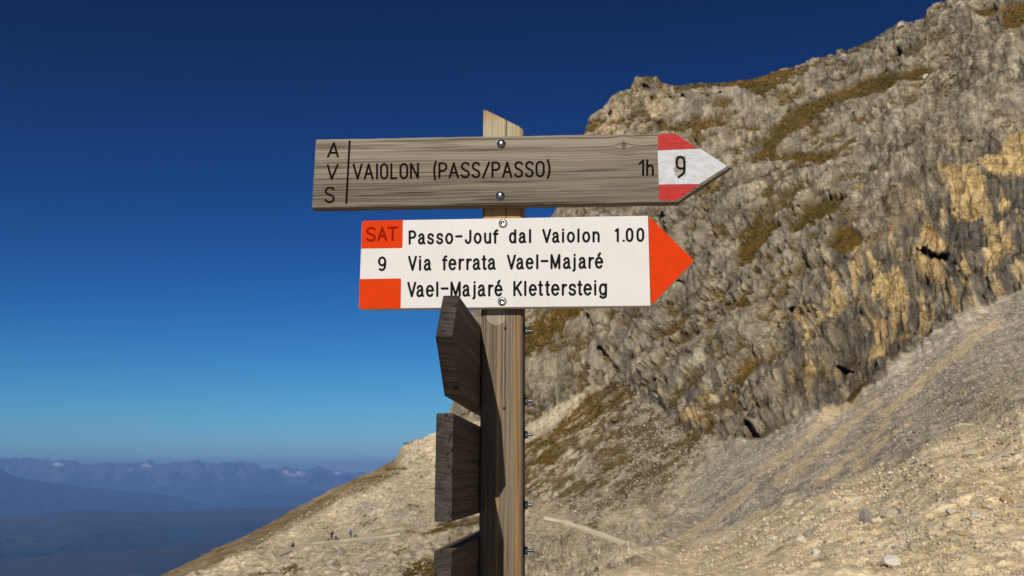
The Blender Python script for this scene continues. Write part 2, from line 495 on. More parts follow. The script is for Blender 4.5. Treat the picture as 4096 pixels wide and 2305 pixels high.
# coarse evaluation of the distance, then bilinear upsampling of log-distance
cxs = np.linspace(-900, 4700, 180); cys = np.linspace(-900, 3700, 180)
CX, CY = np.meshgrid(cxs, cys)
LR = np.log(dist_at(CX, CY)).reshape(CX.shape)
def bil(x, y):
    fx = np.clip((x - cxs[0]) / (cxs[1] - cxs[0]), 0, len(cxs) - 1.001); fy = np.clip((y - cys[0]) / (cys[1] - cys[0]), 0, len(cys) - 1.001)
    i = fx.astype(int); j = fy.astype(int); u = fx - i; v_ = fy - j
    u = u * u * (3 - 2 * u) * 0.0 + u
    return LR[j, i] * (1 - u) * (1 - v_) + LR[j, i + 1] * u * (1 - v_) + LR[j + 1, i] * (1 - u) * v_ + LR[j + 1, i + 1] * u * v_
rr = np.exp(bil(gx, gy))
D = rays(gx, gy)
P0 = CAM[None, :] + D * rr[:, None]
G = P0.reshape(nr, nc, 3)
dv = np.gradient(G, axis=0); du = np.gradient(G, axis=1)
N0 = np.cross(du, dv).reshape(-1, 3)
N0 /= np.linalg.norm(N0, axis=1)[:, None] + 1e-12
N0[(N0 * D).sum(1) > 0] *= -1
for it in range(3):                   # smooth the directions in which relief is pushed
    q = N0.reshape(nr, nc, 3)
    q[1:-1, 1:-1] = (q[1:-1, 1:-1] * 2 + q[:-2, 1:-1] + q[2:, 1:-1] + q[1:-1, :-2] + q[1:-1, 2:]) / 6
    N0 = q.reshape(-1, 3); N0 /= np.linalg.norm(N0, axis=1)[:, None] + 1e-12
LAT = np.arctan2(P0[:, 0], P0[:, 1]) * 190.0           # metres along the wall
PW_ = np.stack([LAT, P0[:, 1], P0[:, 2]], 1)
# warped pixel coordinates for region borders
wq = P0 / 9.0
wa = fbm(wq, 4, 101, 0.6); wb = fbm(wq + 31.7, 4, 131, 0.6)
wscale = np.clip(rr / 200.0, 0.5, 1.2)
mx = gx + wa * 60; my = gy + wb * 48
ax_ = gx + wa * 18; ay_ = gy + wb * 16

BASE = [(4800, 560), (4400, 960), (4096, 1150), (3950, 1240), (3750, 1370), (3550, 1520), (3400, 1600), (3300, 1660), (3150, 1715), (3020, 1762), (2880, 1770), (2760, 1720), (2640, 1590), (2540, 1530),
        (2400, 1540), (2300, 1600), (2180, 1660), (2090, 1720), (1900, 1690), (1745, 1750), (1600, 1815)]
bxp, byp = np.array(BASE[::-1], float).T
cliff = sstep(9, -9, ay_ - np.interp(ax_, bxp, byp)) * sstep(1560, 1640, gx)
BANK = [(600, 3200), (2300, 2520), (2450, 2300), (2700, 2222), (3000, 2092), (3300, 1968), (3700, 1785), (4096, 1635), (4800, 1350)]
kxp, kyp = np.array(BANK, float).T
bank = sstep(-26, 26, my - np.interp(mx, kxp, kyp)) * sstep(2250, 2500, gx)
bank = np.maximum(bank, sstep(2340, 2480, gy) * sstep(2000, 2400, gx))
# grey scree below the cliffs on the right
GS = [(2580, 2215), (2700, 2050), (2840, 1830), (2930, 1740), (3020, 1690), (3150, 1640), (3300, 1580), (3550, 1440), (3750, 1290), (4096, 1070), (4800, 480), (4800, 1350), (4096, 1635), (3700, 1785), (3300, 1968), (3000, 2092), (2700, 2222)]
scree = polymask(ax_ + wa * 20, ay_ + wb * 20, GS, 22) * (1 - cliff) * (1 - bank)
leftslope = np.clip(1 - cliff - bank - scree, 0, 1)

GRASS = [
    [(2720, 346), (2841, 334), (3052, 312), (3190, 276), (3160, 340), (3110, 390), (3060, 415), (2990, 400), (2940, 375), (2880, 358), (2780, 362)],
    [(2560, 490), (2620, 505), (2700, 515), (2760, 500), (2900, 505), (2920, 522), (2860, 540), (2700, 542), (2620, 532)],
    [(3040, 600), (3090, 538), (3120, 480), (3211, 445), (3283, 405), (3414, 347), (3534, 290), (3602, 309), (3675, 275), (3742, 266), (3703, 309), (3631, 338), (3520, 360), (3462, 384), (3380, 410), (3293, 463), (3235, 521), (3150, 545), (3130, 600), (3080, 630), (2976, 655)],
    [(2976, 650), (3058, 630), (3180, 615), (3245, 625), (3342, 636), (3300, 668), (3204, 656), (3080, 648)],
    [(3318, 648), (3416, 565), (3425, 578), (3335, 660)],
    [(4012, 53), (4140, 10), (4140, 116), (4017, 142)], [(3882, 48), (3998, 40), (4008, 63), (3940, 80)],
    [(2960, 944), (3041, 874), (3064, 886), (3134, 897), (3140, 955), (3099, 990), (3053, 1025), (3018, 1072), (2972, 1095), (2948, 1118), (2960, 1037)],
    [(3169, 955), (3210, 874), (3239, 828), (3285, 805), (3372, 799), (3401, 834), (3367, 874), (3308, 909), (3256, 950), (3204, 979)],
    [(3314, 1008), (3349, 973), (3413, 921), (3459, 944), (3448, 990), (3401, 1025), (3332, 1025)],
    [(2612, 1368), (2675, 1316), (2745, 1258), (2832, 1228), (2844, 1240), (2792, 1275), (2751, 1298), (2705, 1356), (2635, 1379)],
    [(2914, 1257), (3006, 1176), (3030, 1165), (3001, 1240), (2925, 1281), (2905, 1340), (2879, 1397), (2815, 1397), (2880, 1327)],
    [(2177, 1261), (2232, 1230), (2359, 1230), (2342, 1288), (2293, 1327), (2232, 1371), (2177, 1415), (2111, 1443), (2040, 1440), (2060, 1338), (2149, 1299)],
    [(2447, 1272), (2525, 1244), (2508, 1288), (2469, 1310)],
    [(2381, 1559), (2458, 1537), (2525, 1548), (2547, 1578), (2469, 1619), (2425, 1641), (2381, 1680), (2315, 1724), (2290, 1790), (2232, 1840), (2160, 1895), (2090, 1950), (2060, 1880), (2108, 1768), (2160, 1752), (2232, 1686), (2298, 1630)],
    [(2652, 1774), (2767, 1741), (2889, 1708), (2911, 1719), (2823, 1768), (2745, 1824), (2674, 1873), (2602, 1912), (2547, 1962), (2480, 1995), (2580, 1912), (2635, 1851)],
    [(2221, 2188), (2246, 2163), (2284, 2150), (2288, 2159), (2250, 2184)], [(2284, 2092), (2355, 2085), (2375, 2063), (2396, 2134), (2342, 2111)],
    [(2960, 1560), (3040, 1480), (3060, 1500), (3000, 1590)], [(3380, 1600), (3460, 1520), (3480, 1540), (3400, 1620)], [(3690, 1380), (3740, 1335), (3750, 1355), (3700, 1400)],
    [(2480, 1995), (2560, 1930), (2575, 1940), (2500, 2010)], [(2390, 2040), (2470, 1990), (2480, 2000), (2400, 2060)],
    [(1425, 2117), (1450, 2096), (1530, 2067), (1534, 2071), (1492, 2100), (1442, 2117)], [(1110, 2300), (1138, 2280), (1179, 2266), (1225, 2284), (1200, 2310)],
    [(1680, 2150), (1717, 2125), (1793, 2100), (1876, 2084), (1930, 2070), (1930, 2100), (1813, 2117), (1751, 2138)], [(1576, 2238), (1584, 2213), (1638, 2196), (1638, 2209), (1592, 2234)],
    [(1600, 2288), (1634, 2276), (1709, 2255), (1760, 2259), (1750, 2330), (1626, 2320)], [(990, 2275), (1041, 2264), (1025, 2286)]]
grass = np.zeros(len(gx), np.float32)
wc = fbm(P0 / 2.4, 3, 141, 0.65); wd_ = fbm(P0 / 2.4 + 17.3, 3, 151, 0.65)
for g in GRASS:
    soft = 6
    grass = np.maximum(grass, polymask(gx + wa * 26 + wc * 22, gy + wb * 22 + wd_ * 16, g, soft))
sparse = fbm(P0 / np.array([9.0, 9.0, 6.0]), 5, 303, 0.6)
# thin turf in the hollows of the cliffs
sp_zone = cliff * sstep(4000, 3300, gx + (gy - 700) * 0.5)
grass = np.maximum(grass * sstep(-0.44, -0.28, fbm(P0 / np.array([1.7, 1.7, 1.1]), 4, 77, 0.7)), sstep(0.04, 0.12, sparse + 0.5 * fbm(P0 / 1.6, 3, 319, 0.6)) * sp_zone * 0.85)
tall = polymask(gx, gy, [(2090, 1800), (2480, 1560), (2900, 1720), (2700, 1950), (2400, 2090), (2090, 2000)], 60)
grass = np.maximum(grass, sstep(0.10, 0.3, fbm(P0 / np.array([5.0, 9.0, 2.2]), 4, 311, 0.6)) * tall * 0.8 * leftslope)
grass = np.maximum(grass, sstep(0.22, 0.4, fbm(P0 / np.array([7.0, 9.0, 1.6]), 4, 317, 0.6)) * leftslope * sstep(2120, 1800, gx) * 0.7)
al_ = (gx * 0.82 - gy * 0.57); ac_ = (gx * 0.57 + gy * 0.82)
grass = grass * (1 - 0.85 * tall * sstep(-0.02, 0.12, fbm(np.stack([al_ / 90.0, ac_ / 15.0, 0 * al_ + 7.7], 1), 4, 719, 0.65)))
grass = np.maximum(grass, sstep(0.16, 0.26, fbm(np.stack([al_ / 150.0, ac_ / 20.0, 0 * al_], 1), 5, 715, 0.65) + 0.16 * tall) * leftslope * (1 - bank) * 0.85 * np.clip(0.25 + tall, 0, 1))
grass = np.maximum(grass, sstep(0.02, 0.14, fbm(np.stack([al_ / 70.0, ac_ / 22.0, 0 * al_ + 3.1], 1), 5, 733, 0.65)) * tall * leftslope * 0.8)

YEL = [[(3785, 735), (3796, 700), (3924, 705), (3941, 758), (3936, 816), (3959, 863), (3907, 915), (3866, 892), (3837, 863), (3808, 805)],
       [(3900, 690), (3990, 640), (4050, 570), (4130, 540), (4130, 690), (3990, 705)], [(3674, 921), (3703, 874), (3732, 892), (3750, 944), (3796, 973), (3761, 998), (3680, 1002)],
       [(3668, 1031), (3779, 1048), (3732, 1106), (3692, 1095)], [(3488, 1269), (3558, 1281), (3546, 1385), (3523, 1443), (3477, 1437), (3494, 1339)],
       [(3959, 1025), (4040, 932), (4060, 1025), (3994, 1153), (3959, 1165)], [(3030, 1605), (3055, 1600), (3055, 1640), (3035, 1645)], [(2729, 1690), (2870, 1680), (2878, 1712), (2740, 1715)],
       [(3520, 1100), (3590, 1080), (3640, 1180), (3600, 1240), (3540, 1230)], [(3180, 1230), (3200, 1225), (3195, 1290), (3165, 1290)], [(3440, 740), (3460, 735), (3480, 790), (3440, 790)]]
yel = np.zeros(len(gx), np.float32)
for g in YEL:
    yel = np.maximum(yel, polymask(gx + wa * 20, gy + wb * 24, g, 10))
flute = fbm(PW_ * np.array([1 / 1.9, 1 / 90.0, 1 / 11.0]), 4, 211, 0.62)
flute2 = fbm(PW_ * np.array([1 / 0.9, 1 / 60.0, 1 / 6.0]) + 9.1, 3, 223, 0.6)
yzone = polymask(gx, gy, [(3120, 1250), (3350, 1050), (3600, 900), (3750, 680), (4140, 520), (4140, 1130), (3560, 1500), (3300, 1640), (3150, 1560)], 90) * cliff
yzone2 = polymask(gx, gy, [(2300, 560), (2420, 430), (2560, 330), (2660, 330), (2680, 500), (2560, 540), (2330, 640)], 40) * cliff
yzone3 = polymask(gx, gy, [(2560, 1560), (2900, 1560), (2960, 1700), (2700, 1720)], 60) * cliff
yel = np.maximum(yel * sstep(-0.75, -0.1, flute2 + 0.3), np.maximum(sstep(0.10, 0.26, flute + 0.4 * fbm(P0 / 10.0, 2, 227)) * np.maximum(yzone, yzone3 * 0.7) * 0.85, sstep(-0.3, 0.3, flute) * yzone2 * 0.45))
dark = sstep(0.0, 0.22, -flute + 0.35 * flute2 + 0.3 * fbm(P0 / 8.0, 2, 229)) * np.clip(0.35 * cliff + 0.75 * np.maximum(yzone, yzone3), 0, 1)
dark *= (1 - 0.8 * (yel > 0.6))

# relief -------------------------------------------------------------
disp = np.zeros(len(gx), np.float32)
cm = sstep(55, -45, ay_ - np.interp(ax_, bxp, byp)) * sstep(1560, 1640, gx)
ci = np.where(cm > 0.01)[0]
Pc = P0[ci]; Pw = PW_[ci]
ua = 0.8 * Pw[:, 0] + 0.6 * Pw[:, 2]; uc = -0.6 * Pw[:, 0] + 0.8 * Pw[:, 2]     # along and across the dipping beds
big = fbm(Pc / 34.0, 3, 1) * 3.2
ribs = fbm(Pw * np.array([1 / 13.0, 1 / 60.0, 1 / 50.0]), 4, 21, 0.5, True) * 2.0          # upright buttresses and gullies
beds = fbm(np.stack([ua / 46.0, uc / 8.0, Pc[:, 1] / 40.0], 1), 4, 23, 0.55)
led = uc + 2.0 * fbm(Pc / 10.0, 3, 41)
saw = (led / 7.5) % 1.0
ledge = np.where(saw < 0.10, saw / 0.10, (1 - saw) / 0.90) * 1.5 * sstep(-0.1, 0.25, fbm(Pc / 16.0, 3, 43))
f1, f2, idc = worley(Pw * np.array([1 / 5.0, 1 / 60.0, 1 / 12.0]) + 0.4 * np.stack([wa[ci], wb[ci], wa[ci]], 1), 5)
crk = np.exp(-(f2 - f1) / 0.05) * sstep(-0.25, 0.2, fbm(Pc / 14.0, 2, 47))
g1, g2, idd = worley(Pw * np.array([1 / 2.1, 1 / 40.0, 1 / 3.4]) + 0.4 * np.stack([wb[ci], wa[ci], wb[ci]], 1), 6)
blk = (idc - 0.5) * 0.8 - 0.9 * crk + (idd - 0.5) * 0.22 - 0.25 * np.exp(-(g2 - g1) / 0.07)
fl = flute[ci] * 0.7 * (0.5 + 0.9 * yzone[ci]) + flute2[ci] * 0.35
fine = fbm(Pw * np.array([1 / 2.0, 1 / 30.0, 1 / 4.0]), 4, 51, 0.6, True) * 0.4
soft_g = 1 - 0.8 * grass[ci]
dcl = big + (ribs + beds * 1.1 + blk + ledge + fl + fine) * soft_g
crackc = np.zeros(len(gx), np.float32); crackc[ci] = crk * soft_g
bedsc = np.zeros(len(gx), np.float32); bedsc[ci] = beds
disp[ci] += (dcl * cm[ci] * (1 - 0.55 * sstep(60, 0, gy[ci] - np.interp(gx[ci], sx, sy)) * sstep(2320, 2360, gx[ci]))).astype(np.float32)
# slopes and scree: lumps at every size the mesh can carry
li = np.where(cm < 0.99)[0]
Pl = P0[li]; rl = rr[li]
spc = rl * 6.0 / FPX
ds = np.zeros(len(li), np.float32)
aniso = np.array([1.0, 1.0, 1.0])
for k, (wlen, amp) in enumerate(((14, .5), (6.5, .30), (3.1, .20), (1.5, .15), (.75, .11), (.37, .065), (.18, .036), (.09, .02))):
    near = np.clip((rl / wlen - 3) / 3, 0, 1)      # keep big lumps out of the near foreground
    ok = np.clip(wlen / (2.4 * spc) - 0.6, 0, 1)
    nk = noise3(Pl / wlen, 400 + k * 7)
    if k >= 2:
        nk = np.where(nk > 0, nk * 1.7, nk * 0.55)
    ds += amp * nk * ok * np.where(wlen > 1, near * 0.75 + 0.25 * (wlen < 4), 1) * (1 - (0.62 if wlen > .6 else 0.2) * bank[li] - (0.55 if wlen > 1 else 0.0) * scree[li]) * (1 + (0.7 if wlen < 2 else 0.0) * leftslope[li])
outc = sstep(0.12, 0.34, fbm(Pl / np.array([11.0, 15.0, 6.0]), 4, 471, 0.6)) * leftslope[li] * sstep(60, 130, rl)
ds += outc * (0.25 + 0.65 * fbm(Pl / np.array([3.0, 3.0, 1.6]), 5, 481, 0.7, True))
disp[li] += (ds * (1 - cm[li]) * (1 - 0.5 * grass[li]) * (0.35 + 0.65 * sstep(20, 110, gy[li] - np.interp(gx[li], sx, sy)))).astype(np.float32)
outcrop = np.zeros(len(gx), np.float32); outcrop[li] = outc

# the outcrop on the left skyline
kn = polymask(gx, gy, [(1580, 1850), (1600, 1800), (1650, 1770), (1760, 1740), (1800, 1800), (1700, 1850), (1640, 1880)], 20)
disp += kn * (0.3 + 1.0 * fbm(P0 / 3.0, 4, 91, 0.6, True))
# footpaths: level ground
PATHS = [[(2175, 2072), (2230, 2083), (2290, 2101), (2350, 2122), (2420, 2150), (2500, 2184), (2560, 2206), (2610, 2215)],
         [(1120, 2226), (1180, 2200), (1250, 2175), (1340, 2166), (1420, 2157), (1520, 2149), (1600, 2136)]]
pm = np.zeros(len(gx), np.float32)
for p in PATHS:
    pm = np.maximum(pm, linemask(gx, gy, p, 26))
disp *= (1 - 0.85 * pm)
fade_sil = sstep(0, 30, gy - np.interp(gx, sx, sy))
P = P0 + N0 * disp[:, None]
# caves and clefts in the wall: (x, y, half width, half height, tilt, depth)
PITS = [(3745, 1022, 62, 13, 8, 5), (3700, 1014, 30, 8, 10, 4), (2664, 890, 9, 38, -10, 5), (2388, 1315, 8, 42, -22, 5), (2442, 1432, 12, 16, -20, 4), (3010, 1735, 30, 16, 25, 5), (2966, 1675, 10, 12, 30, 4),
        (3385, 1486, 34, 8, 8, 4), (3302, 1339, 14, 5, 5, 3), (3277, 1378, 13, 7, -5, 3.5), (3163, 1232, 9, 14, 20, 3.5), (2716, 1130, 16, 6, 5, 3.5), (3597, 228, 6, 30, 5, 4), (3606, 282, 6, 18, -5, 4),
        (2727, 387, 9, 10, 0, 3), (2585, 352, 11, 6, 10, 3), (2872, 407, 12, 6, 15, 3), (2505, 1245, 18, 7, 8, 4), (3240, 680, 14, 6, -12, 3), (3490, 1120, 5, 24, 2, 3), (3700, 1120, 6, 30, 4, 3), (3330, 800, 5, 26, -3, 3),
        (2660, 1560, 9, 14, 10, 3), (3880, 610, 16, 5, -20, 3), (3120, 1320, 5, 26, 3, 3), (2460, 1690, 16, 5, -15, 2), (2620, 1935, 12, 5, -20, 1.2), (2690, 2020, 14, 5, -12, 0.8), (2790, 590, 6, 20, 0, 3), (3420, 480, 6, 22, 6, 3),
        (3560, 360, 5, 24, 3, 3), (3250, 430, 5, 18, 0, 2.5), (2450, 470, 6, 22, 5, 3), (2980, 860, 5, 22, 8, 2.5), (2830, 760, 6, 20, -12, 2.5)]
pit = np.zeros(len(gx), np.float32); pdep = np.zeros(len(gx), np.float32)
for (cx, cy, hw, hh, tl, dep) in PITS:
    t = R(tl); dx = gx - cx + wa * 10; dy = gy - cy + wb * 10
    a = (dx * math.cos(t) + dy * math.sin(t)) / hw; b = (-dx * math.sin(t) + dy * math.cos(t)) / hh
    mk = 1 - sstep(0.65, 1.15, np.sqrt(a * a + b * b))
    pdep = np.maximum(pdep, mk * dep)
P = P + D * pdep[:, None]
# back of the mountain behind the skyline (so that it is solid from other places)
Gd = P.reshape(nr, nc, 3)
topd = rays(xs, ytop); 
back = []
hz = topd.copy(); hz[:, 2] = 0
for (dr, dz) in ((120, 60), (60, 25), (26, 9), (9, 2.2), (3, 0.5)):
    back.append(Gd[0] + hz * dr - np.array([0, 0, 1.0]) * dz)
Pfull = np.concatenate([np.stack(back, 0), Gd], 0)
nb_ = len(back)

al = (gx * 0.82 - gy * 0.57); ac = (gx * 0.57 + gy * 0.82)
SAND = (([(3045, 1895), (3180, 1785), (3300, 1690), (3420, 1600)], 26), ([(3120, 1935), (3300, 1790), (3510, 1605)], 30), ([(3260, 1945), (3470, 1780), (3560, 1700)], 20), ([(2660, 2205), (2850, 2085), (3010, 1950)], 30), ([(3540, 1665), (3750, 1476), (4000, 1290)], 28), ([(2400, 2150), (2480, 2060), (2560, 1990)], 20), ([(3420, 1880), (3640, 1690)], 16))
# colour of the ground itself -------------------------------------------
def C3(*c): return np.array(c, np.float32)[None, :]
def mixa(a, b, t): return a * (1 - t[:, None]) + b * t[:, None]
mot = fbm(P0 / 7.0, 5, 601, 0.6); mot2 = fbm(P0 / 1.7, 4, 611, 0.65); mot3 = fbm(P0 / 26.0, 3, 621); mv = fbm(PW_ * np.array([1 / 2.2, 1 / 40.0, 1 / 5.0]), 4, 641, 0.7)
hair = fbm(PW_ * np.array([1 / 1.0, 1 / 60.0, 1 / 6.0]), 3, 645, 0.7)
rock = mixa(C3(0.17, 0.142, 0.10), C3(0.42, 0.357, 0.255), sstep(-0.55, 0.55, 0.5 * mot + 0.4 * mot2 + 0.7 * mv + 0.7 * hair + 0.3 * flute))
rock = mixa(rock, C3(0.34, 0.275, 0.18), sstep(0.0, 0.5, mot3 + 0.3 * bedsc) * 0.45)
rock = mixa(rock, C3(0.07, 0.058, 0.042), np.clip(crackc, 0, 1) * 0.7)  # shade and dirt inside the cracks, mixed into the rock colour
rock = mixa(rock, C3(0.135, 0.128, 0.115), sstep(0.1, 0.45, fbm(P0 * np.array([.2, .2, .06]), 4, 633, 0.6)) * 0.5)
rock = mixa(rock, rock * 0.62, np.clip(yzone, 0, 1) * 0.8)
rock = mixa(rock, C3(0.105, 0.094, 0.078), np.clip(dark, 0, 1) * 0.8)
ycol = mixa(C3(0.44, 0.29, 0.11), C3(0.62, 0.45, 0.21), sstep(-0.4, 0.4, mot2 + flute2))
rock = mixa(rock, ycol, np.clip(yel, 0, 1) * 0.8)
slope = mixa(C3(0.43, 0.35, 0.23), C3(0.66, 0.555, 0.385), sstep(-0.5, 0.5, 0.7 * mot + 0.7 * mot2 + 0.6 * mv))
fall = fbm(np.stack([al / 300.0, ac / 20.0, 0 * al], 1), 5, 705, 0.65)
slope = mixa(slope, C3(0.27, 0.225, 0.16), sstep(0.0, 0.3, fall) * (0.35 + 0.4 * sstep(1900, 2200, gx)))
slope = mixa(slope, C3(0.58, 0.47, 0.30), sstep(0.12, 0.35, -fall) * 0.5)
slope = mixa(slope, C3(0.29, 0.26, 0.215), np.clip(outcrop, 0, 1) * 0.6)
foot = polymask(gx + wa * 40, gy + wb * 40, [(2040, 1690), (2180, 1660), (2400, 1540), (2540, 1530), (2640, 1590), (2760, 1720), (2880, 1770), (2840, 1850), (2620, 1960), (2400, 2030), (2200, 1990), (2040, 1990)], 40)
slope = mixa(slope, rock * 1.15, np.clip(foot * (0.35 + 0.65 * sstep(-0.2, 0.15, fall + 0.3 * mot)), 0, 1) * 0.85)
# the left skyline: a brown strip, then a bright strip
dsil = gy - np.interp(gx, sx, sy)
lz = sstep(1640, 1560, gx)
slope = mixa(slope, C3(0.215, 0.15, 0.07), lz * (1 - sstep(52, 88, dsil + 26 * wa)) * (0.75 + 0.25 * (mot > 0)))
slope = mixa(slope, C3(0.62, 0.51, 0.34), lz * sstep(58, 84, dsil + 30 * wa) * (1 - sstep(120, 165, dsil + 40 * wb)) * sstep(-0.5, 0.2, mot2 + 0.25))
# grey scree with sand runs along the fall line
band = fbm(np.stack([al / 520.0, ac / 55.0, 0 * al], 1), 4, 701, 0.6)
scc = mixa(C3(0.33, 0.28, 0.215), C3(0.60, 0.51, 0.385), sstep(-0.4, 0.45, mot2 + 0.3 * mot + 0.7 * fbm(P0 / 0.7, 3, 651, 0.65)))
scc = mixa(scc, C3(0.17, 0.145, 0.115), sstep(0.05, 0.3, fall) * 0.5)
scc = mixa(scc, C3(0.50, 0.395, 0.24), sstep(0.12, 0.24, band) * 0.75)
for pts, wd in SAND:
    scc = mixa(scc, C3(0.64, 0.50, 0.31), linemask(gx + wa * 10 + wc * 8, gy + wb * 10, pts, wd * 0.9) * 0.95)
bnk = mixa(C3(0.62, 0.49, 0.29), C3(0.76, 0.63, 0.43), sstep(-0.35, 0.45, fbm(P0 / 1.6, 5, 801, 0.6) + 0.3 * fbm(P0 / 0.35, 3, 811, 0.6)))
bnk = mixa(bnk, C3(0.44, 0.325, 0.18), sstep(0.12, 0.4, fbm(P0 / 4.2, 4, 821, 0.6)) * 0.55)
colr = rock * cliff[:, None] + (slope * leftslope[:, None] + scc * scree[:, None] + bnk * bank[:, None])
colr /= np.maximum((cliff + leftslope + scree + bank)[:, None], 1e-3)
gcol = mixa(C3(0.078, 0.045, 0.005), C3(0.135, 0.078, 0.009), sstep(-0.35, 0.35, fbm(P0 / 3.0, 4, 901, 0.6)))
gcol = mixa(gcol, C3(0.058, 0.048, 0.008), sstep(0.05, 0.35, fbm(P0 / 15.0, 3, 907)) * 0.6)
colr = mixa(colr, gcol, np.clip(grass, 0, 1) * 0.95)
colr = mixa(colr, C3(0.56, 0.46, 0.30), pm * 0.6)
c4 = np.concatenate([colr, (cliff * (1 - 0.7 * grass) * (0.35 + 0.65 * np.maximum(yzone, sstep(-0.2, 0.25, fbm(P0 / 24.0, 3, 951)))))[:, None]], 1).astype(np.float32).reshape(nr, nc, 4)
Cfull = np.concatenate([np.repeat(c4[:1], nb_, 0), c4], 0)
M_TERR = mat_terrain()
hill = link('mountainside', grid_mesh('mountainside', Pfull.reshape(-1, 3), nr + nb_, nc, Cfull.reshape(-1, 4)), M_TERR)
la = hill.data.attributes.new('Lat', 'FLOAT', 'POINT')
lg = LAT.reshape(nr, nc)
la.data.foreach_set('value', np.concatenate([np.repeat(lg[:1], nb_, 0), lg], 0).astype(np.float32).ravel())
re_ = hill.data.attributes.new('Rel', 'FLOAT', 'POINT')
rg = (1 - 0.62 * bank).reshape(nr, nc)
re_.data.foreach_set('value', np.concatenate([np.repeat(rg[:1], nb_, 0), rg], 0).astype(np.float32).ravel())
tag(hill, 'pale limestone mountainside of cliffs, turf ledges and scree', kind='structure')

Gterr = P.reshape(nr, nc, 3)
def ground_at(px, py):
    """point of the built mountainside seen at a photo pixel"""
    j = min(max(np.searchsorted(xs, px) - 1, 0), nc - 2); u = (px - xs[j]) / (xs[j + 1] - xs[j])
    def colp(jj):
        yy = YY[:, jj]; i = min(max(np.searchsorted(yy, py) - 1, 0), nr - 2); t = np.clip((py - yy[i]) / (yy[i + 1] - yy[i]), 0, 1)
        return Gterr[i, jj] * (1 - t) + Gterr[i + 1, jj] * t
    return colp(j) * (1 - u) + colp(j + 1) * u
def px_size(p, px):
    return np.linalg.norm(p - CAM) * px / FPX

# near ground round the post and behind the camera (below the frame)
th = np.linspace(0, 2 * math.pi, 121); rad = np.concatenate([np.linspace(0.05, 6, 40), np.geomspace(6.5, 220, 40)])
TH, RA = np.meshgrid(th, rad)
gX = (RA * np.sin(TH)).ravel(); gY = (RA * np.cos(TH)).ravel()
gz = np.where(gX < 0, 0.12, 0.05) * gX
infront = sstep(0.3, 0.8, np.cos(TH).ravel())
gz = np.where(gX > 0, np.minimum(gz, 5), np.maximum(gz, -40)) - infront * (0.055 * RA.ravel() + 0.9 * sstep(3.6, 6.5, RA.ravel())) - (1 - infront) * sstep(6, 60, RA.ravel()) * 6
gp = np.stack([gX, gY, gz], 1)
gp[:, 2] += 0.05 * fbm(gp / 0.5, 4, 31, 0.6) + 0.02 * fbm(gp / 0.1, 2, 33)
gc = mixa(C3(0.40, 0.33, 0.22), C3(0.56, 0.48, 0.35), sstep(-0.4, 0.4, fbm(gp / 0.6, 4, 35, 0.6)))
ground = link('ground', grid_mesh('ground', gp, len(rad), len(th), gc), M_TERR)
tag(ground, 'pale gravelly ground round the foot of the signpost', kind='structure')

# footpath ribbons
M_PATH = mat_stone('trodden_path', (0.70, 0.575, 0.38), (0.78, 0.65, 0.45))
M_PATH2 = mat_stone('faint_path', (0.46, 0.38, 0.255), (0.62, 0.52, 0.36))
for k, p in enumerate(PATHS):
    p = np.array(p, float)
    tt = np.linspace(0, len(p) - 1, 90)
    cxp = np.interp(tt, np.arange(len(p)), p[:, 0]); cyp = np.interp(tt, np.arange(len(p)), p[:, 1])
    hw_ = (7.5 if k == 0 else 2.4) * (1 + 0.2 * np.sin(tt * 5.1 + k) + 0.15 * np.sin(tt * 13.0)) * np.interp(tt, [0, 2, len(p) - 1], [0.5, 0.8, 1.2])
    rows = []
    for f_ in (-1.15, -1, -0.4, 0.4, 1, 1.15):
        C = np.array([ground_at(a, b + h * f_) for a, b, h in zip(cxp, cyp, hw_)])
        for it in range(5):
            C[1:-1] = (C[:-2] + C[1:-1] * 2 + C[2:]) / 4
        rows.append(C + np.array([0, 0, -0.25 if abs(f_) > 1.1 else 0.14]))
    o = link('footpath', grid_mesh('footpath', np.concatenate(rows), len(rows), len(tt)), (M_PATH, M_PATH2)[k])
    tag(o, ('narrow pale footpath dropping across the slope right of the post', 'faint footpath under the four hikers on the left slope')[k], kind='structure')

